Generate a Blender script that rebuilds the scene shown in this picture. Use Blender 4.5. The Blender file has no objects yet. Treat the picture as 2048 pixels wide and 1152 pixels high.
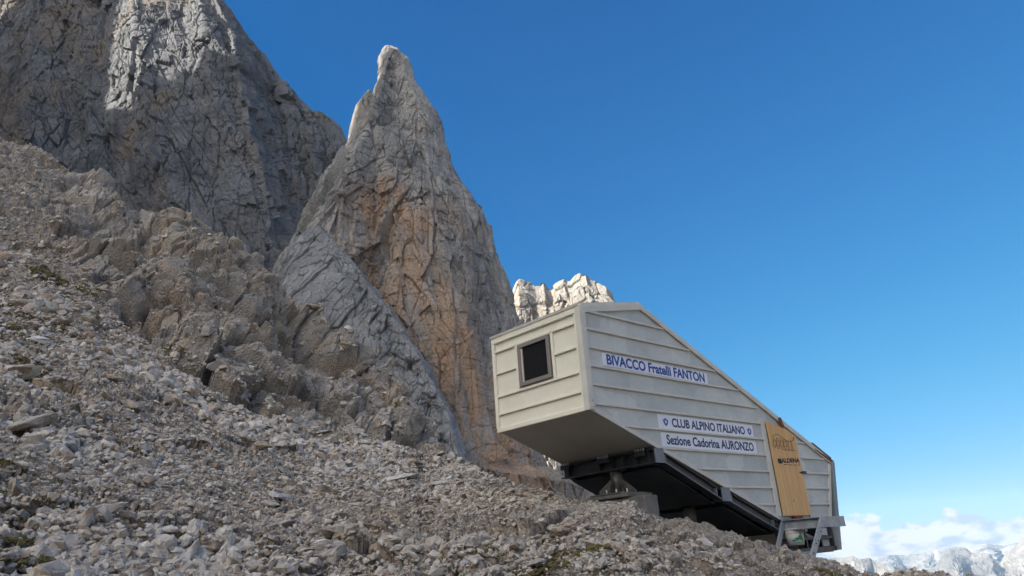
import bpy, bmesh, math, random
import numpy as np
from mathutils import Matrix, Vector

SC = bpy.context.scene
R = math.radians

# ----------------------------------------------------------------- camera
PITCH, ROLL, YAW = R(20.157), R(-4.22), R(46.884)      # YAW: heading of the hut's long side
FPX = 1479.0                                           # focal length in photo pixels (26 mm phone lens)
FW = np.array([0, math.cos(PITCH), math.sin(PITCH)])
RT0 = np.array([1.0, 0, 0]); UP0 = np.cross(RT0, FW)
RT = math.cos(ROLL) * RT0 + math.sin(ROLL) * UP0
UP = -math.sin(ROLL) * RT0 + math.cos(ROLL) * UP0
cam = bpy.data.cameras.new('camera')
cam.sensor_width = 36.0
cam.lens = FPX / 2048 * 36.0
cam.clip_start = 0.1
cam.clip_end = 120000
cam_ob = bpy.data.objects.new('camera', cam)
SC.collection.objects.link(cam_ob)
cam_ob.matrix_world = Matrix(((RT[0], UP[0], -FW[0], 0), (RT[1], UP[1], -FW[1], 0), (RT[2], UP[2], -FW[2], 0), (0, 0, 0, 1)))
SC.camera = cam_ob

# ----------------------------------------------------------------- light
HAZE = 3.0e-5
EXPO = 1.5                              # photo exposed for the shade
SUN_AZ, SUN_EL = R(-118), R(33)          # azimuth clockwise from +Y (straight ahead)
TO_SUN = np.array([math.sin(SUN_AZ) * math.cos(SUN_EL), math.cos(SUN_AZ) * math.cos(SUN_EL), math.sin(SUN_EL)])
sun = bpy.data.lights.new('sun', 'SUN')
sun.energy = 5.0
sun.angle = R(0.53)
sun.color = (1.0, 0.93, 0.82)
sun_ob = bpy.data.objects.new('sun', sun)
SC.collection.objects.link(sun_ob)
sun_ob.rotation_euler = Vector(TO_SUN).to_track_quat('Z', 'Y').to_euler()

W = bpy.data.worlds.new('World'); SC.world = W; W.use_nodes = True
nt = W.node_tree; nt.nodes.clear()
def wn(t, **k):
    n = nt.nodes.new(t)
    for a, b in k.items(): setattr(n, a, b)
    return n
def wl(a, b): nt.links.new(a, b)
def wmath(op, a, b=None, c=None, clamp=False):
    n = wn('ShaderNodeMath', operation=op, use_clamp=clamp)
    for i, v in enumerate((a, b, c)):
        if v is None: continue
        if hasattr(v, 'links'): wl(v, n.inputs[i])
        else: n.inputs[i].default_value = v
    return n.outputs[0]
sky = wn('ShaderNodeTexSky', sky_type='NISHITA')
sky.sun_disc = False
sky.sun_elevation = SUN_EL
sky.sun_rotation = SUN_AZ
sky.altitude = 3000
sky.air_density = 0.6; sky.dust_density = 0.3; sky.ozone_density = 3.0
bg = wn('ShaderNodeBackground'); bg.inputs['Strength'].default_value = 0.1
# the deep, slightly compressed blue a phone camera gives the sky: one curve per channel
KX = 1.0 / (0.1 * 2 ** EXPO)
ss = wn('ShaderNodeSeparateColor'); wl(sky.outputs[0], ss.inputs[0])
cc = wn('ShaderNodeCombineColor')
for i, (gm, x0, y0, top) in enumerate(((1.3, 0.076, 0.036, 1.5), (1.15, 0.143, 0.33, 0.9), (1.0, 0.308, 1.16, 1.25))):
    f_ = wmath('MULTIPLY', wmath('POWER', wmath('MULTIPLY', ss.outputs[i], 0.13 / x0), gm), y0)
    wl(wmath('MULTIPLY', wmath('DIVIDE', f_, wmath('ADD', wmath('DIVIDE', f_, top), 1.0)), KX), cc.inputs[i])
SKYC = cc.outputs[0]
# clouds low on the horizon
tc = wn('ShaderNodeTexCoord')
sep = wn('ShaderNodeSeparateXYZ'); wl(tc.outputs['Generated'], sep.inputs[0])
mp = wn('ShaderNodeMapping'); mp.inputs['Scale'].default_value = (1, 1, 1.9); wl(tc.outputs['Generated'], mp.inputs[0])
n1 = wn('ShaderNodeTexNoise'); n1.inputs['Scale'].default_value = 17; n1.inputs['Detail'].default_value = 7; n1.inputs['Roughness'].default_value = 0.55; n1.inputs['Distortion'].default_value = 0.35
wl(mp.outputs[0], n1.inputs['Vector'])
n2 = wn('ShaderNodeTexNoise'); n2.inputs['Scale'].default_value = 34; n2.inputs['Detail'].default_value = 5; n2.inputs['Roughness'].default_value = 0.5
mp2 = wn('ShaderNodeMapping'); mp2.inputs['Scale'].default_value = (1, 1, 2.2); mp2.inputs['Location'].default_value = (0, 0, -0.012); wl(tc.outputs['Generated'], mp2.inputs[0])
wl(mp2.outputs[0], n2.inputs['Vector'])
elz = sep.outputs['Z']
band = wmath('MULTIPLY', wmath('SUBTRACT', elz, 0.0125), -46.0)
cm = wmath('ADD', band, wmath('MULTIPLY', wmath('SUBTRACT', n1.outputs['Fac'], 0.5), 3.6))
mr = wn('ShaderNodeMapRange', interpolation_type='SMOOTHSTEP'); mr.inputs['From Min'].default_value = -0.12; mr.inputs['From Max'].default_value = 0.2
wl(cm, mr.inputs['Value'])
crp = wn('ShaderNodeValToRGB'); crp.color_ramp.elements[0].position = 0.40; crp.color_ramp.elements[1].position = 0.54
crp.color_ramp.elements[0].color = (0.56 * KX, 0.54 * KX, 0.56 * KX, 1); crp.color_ramp.elements[1].color = (1.02 * KX, 0.90 * KX, 0.77 * KX, 1)
wl(n2.outputs['Fac'], crp.inputs[0])
mx = wn('ShaderNodeMix', data_type='RGBA')
wl(mr.outputs[0], mx.inputs['Factor']); wl(SKYC, mx.inputs['A']); wl(crp.outputs[0], mx.inputs['B'])
# unseen bright cumulus added behind the camera, towards the left, to fill the shade
sx = wmath('ADD', wmath('MULTIPLY', sep.outputs['X'], -0.88), wmath('MULTIPLY', sep.outputs['Y'], -0.47))
n3 = wn('ShaderNodeTexNoise'); n3.inputs['Scale'].default_value = 3.2; n3.inputs['Detail'].default_value = 8; n3.inputs['Roughness'].default_value = 0.55
wl(tc.outputs['Generated'], n3.inputs['Vector'])
cov = wmath('ADD', sx, wmath('MULTIPLY', wmath('SUBTRACT', n3.outputs['Fac'], 0.5), 1.6))
mr2 = wn('ShaderNodeMapRange', interpolation_type='SMOOTHSTEP'); mr2.inputs['From Min'].default_value = 0.12; mr2.inputs['From Max'].default_value = 0.42
wl(cov, mr2.inputs['Value'])
lim = wn('ShaderNodeMapRange', interpolation_type='SMOOTHSTEP'); lim.inputs['From Min'].default_value = 0.05; lim.inputs['From Max'].default_value = 0.3
wl(sx, lim.inputs['Value'])
mx2 = wn('ShaderNodeMix', data_type='RGBA')
wl(wmath('MULTIPLY', mr2.outputs[0], lim.outputs[0]), mx2.inputs['Factor']); wl(mx.outputs['Result'], mx2.inputs['A']); mx2.inputs['B'].default_value = (3.2 * KX, 3.08 * KX, 2.92 * KX, 1)
wl(mx2.outputs['Result'], bg.inputs['Color'])
wo = wn('ShaderNodeOutputWorld'); wl(bg.outputs[0], wo.inputs['Surface'])

SC.view_settings.view_transform = 'Standard'
SC.view_settings.look = 'None'
SC.view_settings.exposure = EXPO
SC.view_settings.gamma = 1
SC.cycles.max_bounces = 6
SC.cycles.diffuse_bounces = 4
SC.cycles.use_denoising = True
SC.cycles.use_adaptive_sampling = True

# ----------------------------------------------------------------- helpers
def tag(o, label=None, cat=None, group=None, kind=None):
    if label: o['label'] = label
    if cat: o['category'] = cat
    if group: o['group'] = group
    if kind: o['kind'] = kind
    return o

def link(o, parent=None):
    SC.collection.objects.link(o)
    if parent is not None: o.parent = parent
    return o

def ray(x, y):
    return FW + RT * (x - 1024) / FPX - UP * (y - 576) / FPX

def azel(x, y):
    d = ray(x, y)
    return math.degrees(math.atan2(d[0], d[1])), math.degrees(math.atan2(d[2], math.hypot(d[0], d[1])))

# --- numpy noise
def _hash(ix, iy, iz, seed):
    h = (ix.astype(np.uint32) * np.uint32(0x8da6b343)) ^ (iy.astype(np.uint32) * np.uint32(0xd8163841)) ^ (iz.astype(np.uint32) * np.uint32(0xcb1ab31f))
    h = h + np.uint32((seed * 0x9E3779B1) & 0xffffffff)
    h ^= h >> np.uint32(15); h *= np.uint32(0x2c1b3c6d); h ^= h >> np.uint32(12); h *= np.uint32(0x297a2d39); h ^= h >> np.uint32(15)
    return h

def _r01(h): return (h & np.uint32(0xffffff)).astype(np.float32) / np.float32(16777216.0)

def chunked(fn):
    def g(p, *a, **k):
        shp = p.shape[:-1]; q = p.reshape(-1, 3); n = len(q)
        outs = [fn(q[i:i + 60000], *a, **k) for i in range(0, n, 60000)]
        if isinstance(outs[0], tuple):
            return tuple(np.concatenate([o[j] for o in outs]).reshape(shp + outs[0][j].shape[1:]) for j in range(len(outs[0])))
        return np.concatenate(outs).reshape(shp)
    return g

@chunked
def vnoise(p, seed=0):
    p = p.astype(np.float32); f = np.floor(p); i = f.astype(np.int64); t = p - f
    t = t * t * t * (t * (t * 6 - 15) + 10)
    r = np.zeros(len(p), np.float32)
    for dx in (0, 1):
        wx = t[:, 0] if dx else 1 - t[:, 0]
        for dy in (0, 1):
            wy = wx * (t[:, 1] if dy else 1 - t[:, 1])
            for dz in (0, 1):
                r += wy * (t[:, 2] if dz else 1 - t[:, 2]) * _r01(_hash(i[:, 0] + dx, i[:, 1] + dy, i[:, 2] + dz, seed))
    return r

def fbm(p, size, octv=4, seed=0, gain=0.5, ridge=False):
    s = 0; a = 1.0; tot = 0; q = p / size
    for k in range(octv):
        n = vnoise(q + 17.3 * k, seed + k)
        n = 1 - np.abs(2 * n - 1) if ridge else n
        s = s + a * n; tot += a; a *= gain; q = q * 2.03
    return s / tot - 0.5

@chunked
def worley(p, seed=0, jit=0.8):
    p = p.astype(np.float32); b = np.floor(p - 0.5)
    n = len(p); F1 = np.full(n, 9, np.float32); F2 = F1.copy()
    R3 = np.zeros((n, 3), np.float32); V = np.zeros((n, 3), np.float32)
    for dx in (0, 1):
        for dy in (0, 1):
            for dz in (0, 1):
                c = b + np.array([dx, dy, dz], np.float32); ci = c.astype(np.int64)
                h = _hash(ci[:, 0], ci[:, 1], ci[:, 2], seed)
                r = np.stack([_r01(h), _r01(h * np.uint32(2654435761) ^ (h >> np.uint32(13))), _r01(h * np.uint32(40503) ^ (h >> np.uint32(7)))], 1)
                v = p - (c + 0.5 + jit * (r - 0.5)); d = np.sqrt((v * v).sum(1))
                m = d < F1
                F2 = np.where(m, F1, np.minimum(F2, d)); F1 = np.where(m, d, F1)
                R3[m] = r[m]; V[m] = v[m]
    return F1, F2, R3, V

def facet(p, seed, tilt=1.0, crack=0.35, cw=0.12):
    """blocky broken-rock relief: every cell a tilted face, cracks between them"""
    F1, F2, r, v = worley(p, seed)
    g = (r - 0.5) * 2
    h = (r[..., 0] * 7.13 % 1.0 - 0.5) + tilt * (v * g).sum(-1)
    return h - crack * np.clip(1 - (F2 - F1) / cw, 0, 1)

def lumps(p, seed):
    F1, F2, r, v = worley(p, seed, 0.9)
    return np.sqrt(np.clip(1.05 - F1 * F1, 0, 2)) - 0.75 + 0.35 * (r[..., 0] - 0.5)

def cracks(p, seed, w=0.05):
    """thin lines where a noise field crosses its middle"""
    n = vnoise(p, seed) * 0.7 + vnoise(p * 2.1 + 9, seed + 1) * 0.3
    return np.clip(1 - np.abs(n - 0.5) / w, 0, 1)

def sstep(a, b, x):
    t = np.clip((x - a) / (b - a), 0, 1)
    return t * t * (3 - 2 * t)

def grid_normals(P):
    du = np.gradient(P, axis=1); dv = np.gradient(P, axis=0)
    n = np.cross(du, dv); n /= np.linalg.norm(n, axis=-1, keepdims=True) + 1e-9
    return n

def raw_mesh(name, V, F, mat=None, attrs=None, parent=None, smooth=False):
    """V (n,3), F (m,k) of one polygon size"""
    me = bpy.data.meshes.new(name)
    V = np.asarray(V, np.float32); F = np.asarray(F, np.int32); k = F.shape[1]
    me.vertices.add(len(V)); me.vertices.foreach_set('co', V.ravel())
    me.loops.add(F.size); me.loops.foreach_set('vertex_index', F.ravel())
    me.polygons.add(len(F)); me.polygons.foreach_set('loop_start', np.arange(0, F.size, k, dtype=np.int32))
    me.polygons.foreach_set('loop_total', np.full(len(F), k, np.int32))
    me.polygons.foreach_set('use_smooth', np.full(len(F), smooth, bool))
    for an, av in (attrs or {}).items():
        a = me.attributes.new(an, 'FLOAT', 'POINT'); a.data.foreach_set('value', np.asarray(av, np.float32).ravel())
    me.update(calc_edges=True)
    if mat: me.materials.append(mat)
    return link(bpy.data.objects.new(name, me), parent)

def grid_faces(H, Wd, wrap=False):
    i = np.arange(H * Wd).reshape(H, Wd)
    if wrap: i = np.concatenate([i, i[:, :1]], 1)
    return np.stack([i[:-1, :-1], i[:-1, 1:], i[1:, 1:], i[1:, :-1]], -1).reshape(-1, 4)

# --- materials
def new_mat(name):
    m = bpy.data.materials.new(name); m.use_nodes = True
    t = m.node_tree; b = t.nodes['Principled BSDF']
    b.inputs['Specular IOR Level'].default_value = 0.25
    return m, t, b
class NT:
    def __init__(s, t): s.t = t
    def n(s, typ, ins=None, **k):
        nd = s.t.nodes.new(typ)
        for a, b in k.items(): setattr(nd, a, b)
        for a, b in (ins or {}).items(): s.set(nd.inputs[a], b)
        return nd
    def set(s, inp, v):
        if hasattr(v, 'links'): s.t.links.new(v, inp)
        else: inp.default_value = v
    def math(s, op, a, b=0.0, clamp=False):
        return s.n('ShaderNodeMath', {0: a, 1: b}, operation=op, use_clamp=clamp).outputs[0]
    def mix(s, f, a, b, mode='MIX'):
        nd = s.n('ShaderNodeMix', data_type='RGBA', blend_type=mode)
        s.set(nd.inputs['Factor'], f); s.set(nd.inputs['A'], a); s.set(nd.inputs['B'], b)
        return nd.outputs['Result']
    def noise(s, vec, scale, detail=5, rough=0.55, dist=0.0):
        return s.n('ShaderNodeTexNoise', {'Vector': vec, 'Scale': scale, 'Detail': detail, 'Roughness': rough, 'Distortion': dist}).outputs['Fac']
    def ramp(s, v, lo, hi):
        nd = s.n('ShaderNodeMapRange', {'Value': v, 'From Min': lo, 'From Max': hi}, interpolation_type='SMOOTHSTEP'); return nd.outputs[0]
    def scaled(s, vec, sc):
        return s.n('ShaderNodeMapping', {'Vector': vec, 'Scale': sc}).outputs[0]
    def attr(s, name): return s.n('ShaderNodeAttribute', attribute_name=name).outputs['Fac']
def c3(r, g, b): return (r, g, b, 1.0)

def cliff_mat(name, light, dark, stain, unit):
    """unit: metres of the coarse colour pattern"""
    m, t, b = new_mat(name); N = NT(t)
    co = N.n('ShaderNodeTexCoord').outputs['Object']
    big = N.noise(co, 1.0 / unit, 6, 0.6)
    vert = N.noise(N.scaled(co, (1, 1, 0.16)), 5.0 / unit, 6, 0.62, 0.4)
    fine = N.noise(co, 26.0 / unit, 8, 0.68)
    col = N.mix(N.ramp(big, 0.36, 0.64), dark, light)
    col = N.mix(N.math('MULTIPLY', N.ramp(vert, 0.55, 0.68), 0.55), col, tuple(x * 0.5 for x in dark[:3]) + (1,))
    st = N.math('MULTIPLY', N.attr('stain'), N.ramp(N.noise(N.scaled(co, (1, 1, 0.22)), 3.2 / unit, 6, 0.6), 0.3, 0.6))
    col = N.mix(st, col, stain)
    bed = N.ramp(N.noise(N.scaled(co, (0.1, 0.1, 1.3)), 9.0 / unit, 5, 0.6), 0.56, 0.68)
    col = N.mix(N.math('MULTIPLY', bed, 0.4), col, tuple(x * 0.6 for x in dark[:3]) + (1,))
    streak_shade = N.math('MULTIPLY', N.attr('streak_shade'), N.ramp(N.noise(N.scaled(co, (1, 1, 0.07)), 9.0 / unit, 6, 0.6), 0.40, 0.58))  # dark water streaks, plus shade painted into the massif's recessed columns
    col = N.mix(N.math('MULTIPLY', streak_shade, 0.75), col, c3(0.15, 0.155, 0.165))
    col = N.mix(0.55, col, N.mix(N.ramp(fine, 0.3, 0.72), c3(0.35, 0.35, 0.35), c3(1.0, 1.0, 1.0)), 'MULTIPLY')
    col = N.mix(0.0, col, col)
    t.links.new(col, b.inputs['Base Color']); b.inputs['Roughness'].default_value = 0.95
    bh = N.math('ADD', N.math('MULTIPLY', vert, 0.6), N.noise(co, 14.0 / unit, 9, 0.72))
    bp = N.n('ShaderNodeBump', {'Height': bh, 'Strength': 0.7, 'Distance': unit * 0.03})
    t.links.new(bp.outputs[0], b.inputs['Normal'])
    return m

def ground_mat():
    m, t, b = new_mat('scree ground'); N = NT(t)
    co = N.n('ShaderNodeTexCoord').outputs['Object']
    big = N.noise(co, 0.22, 5, 0.6); mid = N.noise(co, 1.3, 6, 0.62); fine = N.noise(co, 11, 7, 0.7)
    grey = N.mix(N.ramp(big, 0.35, 0.65), c3(0.56, 0.50, 0.425), c3(0.67, 0.61, 0.535))
    vo = N.n('ShaderNodeTexVoronoi', {'Vector': co, 'Scale': 9.0}); vo2 = N.n('ShaderNodeTexVoronoi', {'Vector': co, 'Scale': 24.0})
    tone = N.n('ShaderNodeSeparateColor', {'Color': vo.outputs['Color']}).outputs[0]; tone2 = N.n('ShaderNodeSeparateColor', {'Color': vo2.outputs['Color']}).outputs[1]
    loose = N.math('SUBTRACT', 1.0, N.attr('rib'))
    grey = N.mix(N.math('MULTIPLY', loose, 0.55), grey, N.mix(tone, c3(0.6, 0.57, 0.53), c3(1, 0.98, 0.95)), 'MULTIPLY')
    grey = N.mix(N.math('MULTIPLY', loose, 0.45), grey, N.mix(tone2, c3(0.55, 0.52, 0.49), c3(1, 0.98, 0.95)), 'MULTIPLY')
    grey = N.mix(N.math('MULTIPLY', N.ramp(N.math('MULTIPLY', vo.outputs['Distance'], vo2.outputs['Distance']), 0.2, 0.5), N.math('MULTIPLY', loose, 0.6)), grey, c3(0.14, 0.115, 0.09))
    soil = N.math('MULTIPLY', N.attr('soil'), N.ramp(mid, 0.38, 0.6))
    col = N.mix(soil, grey, c3(0.235, 0.185, 0.14))
    col = N.mix(N.math('MULTIPLY', N.attr('rib'), 0.85), col, N.mix(N.ramp(big, 0.35, 0.65), c3(0.265, 0.25, 0.228), c3(0.38, 0.36, 0.328)))
    col = N.mix(N.math('MULTIPLY', N.attr('rib'), N.math('MULTIPLY', N.ramp(N.noise(co, 0.3, 5, 0.6), 0.5, 0.66), 0.7)), col, c3(0.42, 0.325, 0.24))
    moss = N.math('MULTIPLY', N.attr('moss'), N.ramp(N.noise(co, 2.6, 6, 0.7), 0.47, 0.6))
    col = N.mix(moss, col, N.mix(N.ramp(fine, 0.4, 0.6), c3(0.07, 0.062, 0.026), c3(0.12, 0.10, 0.04)))
    col = N.mix(0.5, col, N.mix(N.ramp(fine, 0.32, 0.68), c3(0.45, 0.43, 0.41), c3(1, 1, 1)), 'MULTIPLY')
    t.links.new(col, b.inputs['Base Color']); b.inputs['Roughness'].default_value = 0.95
    bp = N.n('ShaderNodeBump', {'Height': N.math('ADD', N.noise(co, 7, 8, 0.7), N.math('MULTIPLY', vo.outputs['Distance'], -0.6)), 'Strength': 1.0, 'Distance': 0.1})
    t.links.new(bp.outputs[0], b.inputs['Normal'])
    return m

def stone_mat(name, a, bcol, brown):
    m, t, b = new_mat(name); N = NT(t)
    co = N.n('ShaderNodeTexCoord').outputs['Object']
    rnd = N.n('ShaderNodeNewGeometry').outputs['Random Per Island']
    oi = N.n('ShaderNodeObjectInfo').outputs['Random']
    k = N.math('FRACT', N.math('ADD', rnd, oi))
    col = N.mix(k, a, bcol)
    k2 = N.math('FRACT', N.math('MULTIPLY', k, 17.31))
    col = N.mix(N.math('MULTIPLY', N.ramp(k2, 0.72, 0.95), 0.8), col, brown)
    fine = N.noise(co, 9, 8, 0.7); mid = N.noise(co, 2.2, 5, 0.6)
    col = N.mix(0.6, col, N.mix(N.ramp(fine, 0.32, 0.68), c3(0.5, 0.48, 0.46), c3(1, 1, 1)), 'MULTIPLY')
    col = N.mix(N.math('MULTIPLY', N.ramp(mid, 0.55, 0.72), 0.5), col, c3(0.2, 0.175, 0.15))
    t.links.new(col, b.inputs['Base Color']); b.inputs['Roughness'].default_value = 0.95
    bp = N.n('ShaderNodeBump', {'Height': N.noise(co, 12, 8, 0.7), 'Strength': 0.7, 'Distance': 0.04})
    t.links.new(bp.outputs[0], b.inputs['Normal'])
    return m

GROUND = ground_mat()
STONE = stone_mat('loose limestone', c3(0.46, 0.415, 0.36), c3(0.66, 0.61, 0.55), c3(0.40, 0.30, 0.22))
PALE = stone_mat('pale limestone', c3(0.60, 0.57, 0.53), c3(0.68, 0.65, 0.61), c3(0.6, 0.55, 0.5))
BROWN = stone_mat('brown limestone', c3(0.44, 0.36, 0.27), c3(0.49, 0.40, 0.32), c3(0.42, 0.33, 0.25))
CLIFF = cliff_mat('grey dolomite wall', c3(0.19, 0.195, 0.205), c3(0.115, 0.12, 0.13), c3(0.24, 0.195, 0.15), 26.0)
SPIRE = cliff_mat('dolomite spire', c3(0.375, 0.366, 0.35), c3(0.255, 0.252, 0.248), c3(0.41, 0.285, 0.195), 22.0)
FARROCK = cliff_mat('pale dolomite', c3(0.31, 0.29, 0.26), c3(0.22, 0.21, 0.195), c3(0.45, 0.36, 0.27), 60.0)
RANGE = cliff_mat('distant dolomite', c3(0.30, 0.28, 0.25), c3(0.15, 0.145, 0.14), c3(0.4, 0.36, 0.3), 500.0)
VALLEY = cliff_mat('valley floor', c3(0.22, 0.22, 0.18), c3(0.10, 0.12, 0.08), c3(0.3, 0.3, 0.25), 900.0)

# ================================================================= SETTING
rng = np.random.default_rng(7)

# ----- the scree slope the hut stands on: a polar sheet round the camera
SKY_PX = [(0, 265), (60, 292), (130, 332), (175, 365), (220, 392), (280, 415), (350, 412), (372, 436), (420, 450), (470, 470), (500, 516), (540, 558), (580, 606), (620, 648), (660, 688), (720, 698), (745, 742), (770, 768), (800, 785), (816, 830), (830, 884), (880, 910), (940, 928), (1020, 952), (1100, 968), (1190, 990), (1250, 1003), (1310, 1022), (1380, 1040), (1450, 1068), (1560, 1106), (1625, 1120), (1700, 1140), (1800, 1152)]
SKY_R = [66, 66, 65, 64, 63, 62, 60, 59, 58, 56, 55, 54, 53, 52, 51, 50, 49, 48, 47, 45, 38, 30, 24, 19, 16, 13.6, 13.2, 13.4, 13.8, 14.4, 15.4, 16.0, 16.5, 17.5]
GUL_PX = [(0, 430), (90, 480), (170, 560), (257, 645), (334, 722), (390, 765), (462, 806), (540, 838), (617, 866), (700, 880), (771, 889), (830, 893)]
GUL_R = [48, 44, 39, 35, 32, 30, 29, 28.5, 28, 28, 28, 28]
a2 = [azel(*p) for p in SKY_PX]; a1 = [azel(*p) for p in GUL_PX]
AZ2 = [-180, -150, -125, -90, -60, -46] + [a[0] for a in a2] + [30, 40, 60, 90, 130, 180]
EL2 = [20, 20, 19, 27, 31, 30] + [a[1] + np.interp(a[0], [-3, -1, 15, 18], [-0.1, -0.33, -0.25, 0.25]) for a in a2] + [-3.6, -5, -8, -8, 10, 20]  # unseen ground behind the camera is raised to bounce sunlight into the shade
RR2 = [300, 260, 200, 90, 70, 68] + SKY_R + [18, 19, 25, 60, 180, 300]
AZ1 = [-180, -130, -90, -60, -46] + [a[0] for a in a1] + [-5, 10, 60, 180]
# where no gully exists the first node simply lies on the straight way to the crest (fraction 0.7)
az_in = np.arange(-42, 35, 0.075)
az = np.concatenate([np.arange(-180, -42, 1.5), az_in, np.arange(35.2, 180, 1.5)])
rr = np.concatenate([np.geomspace(0.6, 2.6, 12)[:-1], np.geomspace(2.6, 25, 430)[:-1], np.geomspace(25, 72, 640), np.geomspace(74, 1700, 60)])
AZg, RRg = np.meshgrid(np.radians(az), rr)
e2 = np.tan(np.radians(np.interp(az, AZ2, EL2))); r2 = np.interp(az, AZ2, RR2)
has1 = np.interp(az, [-200, -8.5, -7.9, 200], [1, 1, 0, 0])
e1t = np.tan(np.radians(np.interp(az, [-180, -130, -90, -60, -46] + [a[0] for a in a1], [-6, 8, 21, 24, 23] + [a[1] for a in a1])))
r1t = np.interp(az, [-180, -130, -90, -60, -46] + [a[0] for a in a1], [42, 48, 50, 50, 50] + GUL_R)
z2 = e2 * r2
zlin = -1.6 + (z2 + 1.6) * 0.7
r1 = has1 * r1t + (1 - has1) * r2 * 0.7
z1 = has1 * e1t * r1t + (1 - has1) * zlin
conc = np.interp(az, [-180, -60, -34, -15, 0, 5, 20, 180], [0.2, 0.5, 0.62, 0.42, 0.2, 0.05, 0.0, 0.0])
s = np.clip(RRg / r1, 0, 1)
Za = -1.6 + (z1 + 1.6) * ((1 - conc) * s + conc * s * s)
u2 = np.clip((RRg - r1) / (r2 - r1), 0, 1)
Zb = z1 + (z2 - z1) * u2
over = np.maximum(RRg - r2, 0)
fall = np.interp(az, [-180, -120, -20, -4, 3, 10, 30, 60, 150, 180], [0.05, 0.2, 0.35, 0.3, 0.2, 0.2, 0.3, 0.45, 0.1, 0.05])
zmin = np.interp(az, [-180, -110, -100, -2, 4, 12, 100, 140, 180], [0, 0, -25, -25, -120, -700, -700, 0, 0])
Zc = np.maximum(z2 - fall * over - 0.0004 * over * over, np.minimum(zmin, z2))
Z = np.where(RRg <= r1, Za, np.where(RRg <= r2, Zb, Zc))
P = np.stack([RRg * np.sin(AZg), RRg * np.cos(AZg), Z], -1).astype(np.float32)
rib = np.clip((RRg - r1 + 1.0) / 3.0, 0, 1) * has1[None, :] * np.interp(az, [-42, -36, -31, 0], [0.1, 0.15, 1, 1])[None, :]
rib = np.where(RRg > r2 + 25, 0, rib)
upper = np.clip((RRg - 36) / 12, 0, 1) * (az < -18)[None, :]
near = sstep(1.5, 6, RRg)
fadefar = 1 - sstep(80, 200, RRg)
Nn = grid_normals(P); Nn *= np.sign(Nn[..., 2:3] + 1e-9)
q = P * np.array([1, 1, 1.0], np.float32)
wq = q + 0.35 * np.stack([fbm(q + 5, 1.2, 3, 31), fbm(q + 9, 1.2, 3, 32), fbm(q, 1.2, 3, 33)], -1)
patch = sstep(0.46, 0.6, fbm(q, 5.0, 3, 77) + 0.5)
und = 0.4 * fbm(q, 6.0, 4, 8)
scree = (und + 0.22 * facet(wq / 1.4, 3, 0.9, 0.2) * patch + 0.07 * facet(wq / 0.5, 4, 1.1, 0.3)
         + 0.05 * facet(wq / 0.23, 5, 1.1, 0.35) + 0.022 * facet(q / 0.1, 6, 1.1, 0.3))
# fluted bedrock breaking through the rubble: thin plates standing along the fall line
outc = sstep(0.545, 0.63, fbm(q * np.array([1, 1, 0.6], np.float32), 3.6, 3, 55) + 0.5) * (1 - np.clip(rib, 0, 1))
ql = wq @ np.array([[0.86, 0.5, 0], [-0.5, 0.86, 0.0], [0, 0, 1]], np.float32)
crag = 0.5 * facet(ql / np.array([0.2, 0.8, 0.6], np.float32), 12, 1.4, 0.55, 0.18) + 0.5 * facet(ql / np.array([0.55, 1.3, 0.9], np.float32), 13, 1.2, 0.4)
scree = scree + outc * (0.12 + 0.16 * crag)
# lumpy brown rib
ribd = (5.0 * fbm(q, 10.0, 4, 21, 0.5, True) + 1.3 * lumps(wq / 3.6, 22) + 1.1 * facet(wq / 2.8, 29, 1.0, 0.3, 0.1) + 0.5 * facet(wq / 1.25, 23, 1.0, 0.35, 0.12) + 0.14 * facet(wq / 0.6, 27, 1.0, 0.35, 0.16) - 1.4 * cracks(q / np.array([4.0, 4.0, 8.0], np.float32), 26, 0.03))
ribd = ribd - np.median(ribd[rib > 0.9]) - 0.35
# banded bedrock of the upper slope
bz = (q[..., 2] - 0.22 * q[..., 0] + 1.6 * fbm(q, 6.0, 3, 44)) / 1.15
saw = bz - np.floor(bz)
upd = 1.5 * fbm(q, 7.0, 4, 41, 0.55, True) + 0.4 * (np.minimum(saw / 0.8, (1 - saw) / 0.2) - 0.5) + 0.35 * facet(wq / 1.6, 42, 1.0, 0.3) + 0.16 * facet(wq / 0.6, 43, 1.1, 0.3) + 0.07 * facet(wq / 0.28, 45, 1.1, 0.3)
upd = upd - np.median(upd[upper > 0.9])
crestdamp = np.clip(1 - 0.45 * sstep(-6, 4, az)[None, :], 0, 1)
D = (scree * (1 - 0.5 * np.maximum(rib, upper)) * crestdamp + rib * ribd + (1 - rib) * upper * upd) * near * fadefar
P = P + Nn * D[..., None]
soil = np.clip(0.62 - 5.5 * (scree - und), 0, 1) * (1 - 0.6 * rib)
mossn = 0.8 * sstep(0.58, 0.68, fbm(q, 3.1, 4, 66) + 0.5) * np.clip(1 - 0.8 * rib, 0, 1)
TERR = P
H_, W_ = P.shape[:2]
g = raw_mesh('scree_slope', P.reshape(-1, 3), grid_faces(H_, W_, True), GROUND, {'soil': soil, 'rib': np.maximum(rib, upper * 0.5), 'moss': mossn})
tag(g, kind='structure')

def ground_at(px, py):
    """first point of the slope seen in that direction"""
    a, e = azel(px, py); j = int(np.argmin(np.abs(az - a)))
    col = TERR[:, j]; el = np.degrees(np.arctan2(col[:, 2], np.hypot(col[:, 0], col[:, 1])))
    ok = np.where((el >= e) & (rr > 2.5))[0]
    i = ok[0] if len(ok) else int(np.argmax(el))
    return col[i], i, j
def ground_z(x, y):
    a = math.degrees(math.atan2(x, y)); j = int(np.argmin(np.abs(az - a))); i = int(np.argmin(np.abs(rr - math.hypot(x, y))))
    return float(TERR[i, j, 2])

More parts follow.
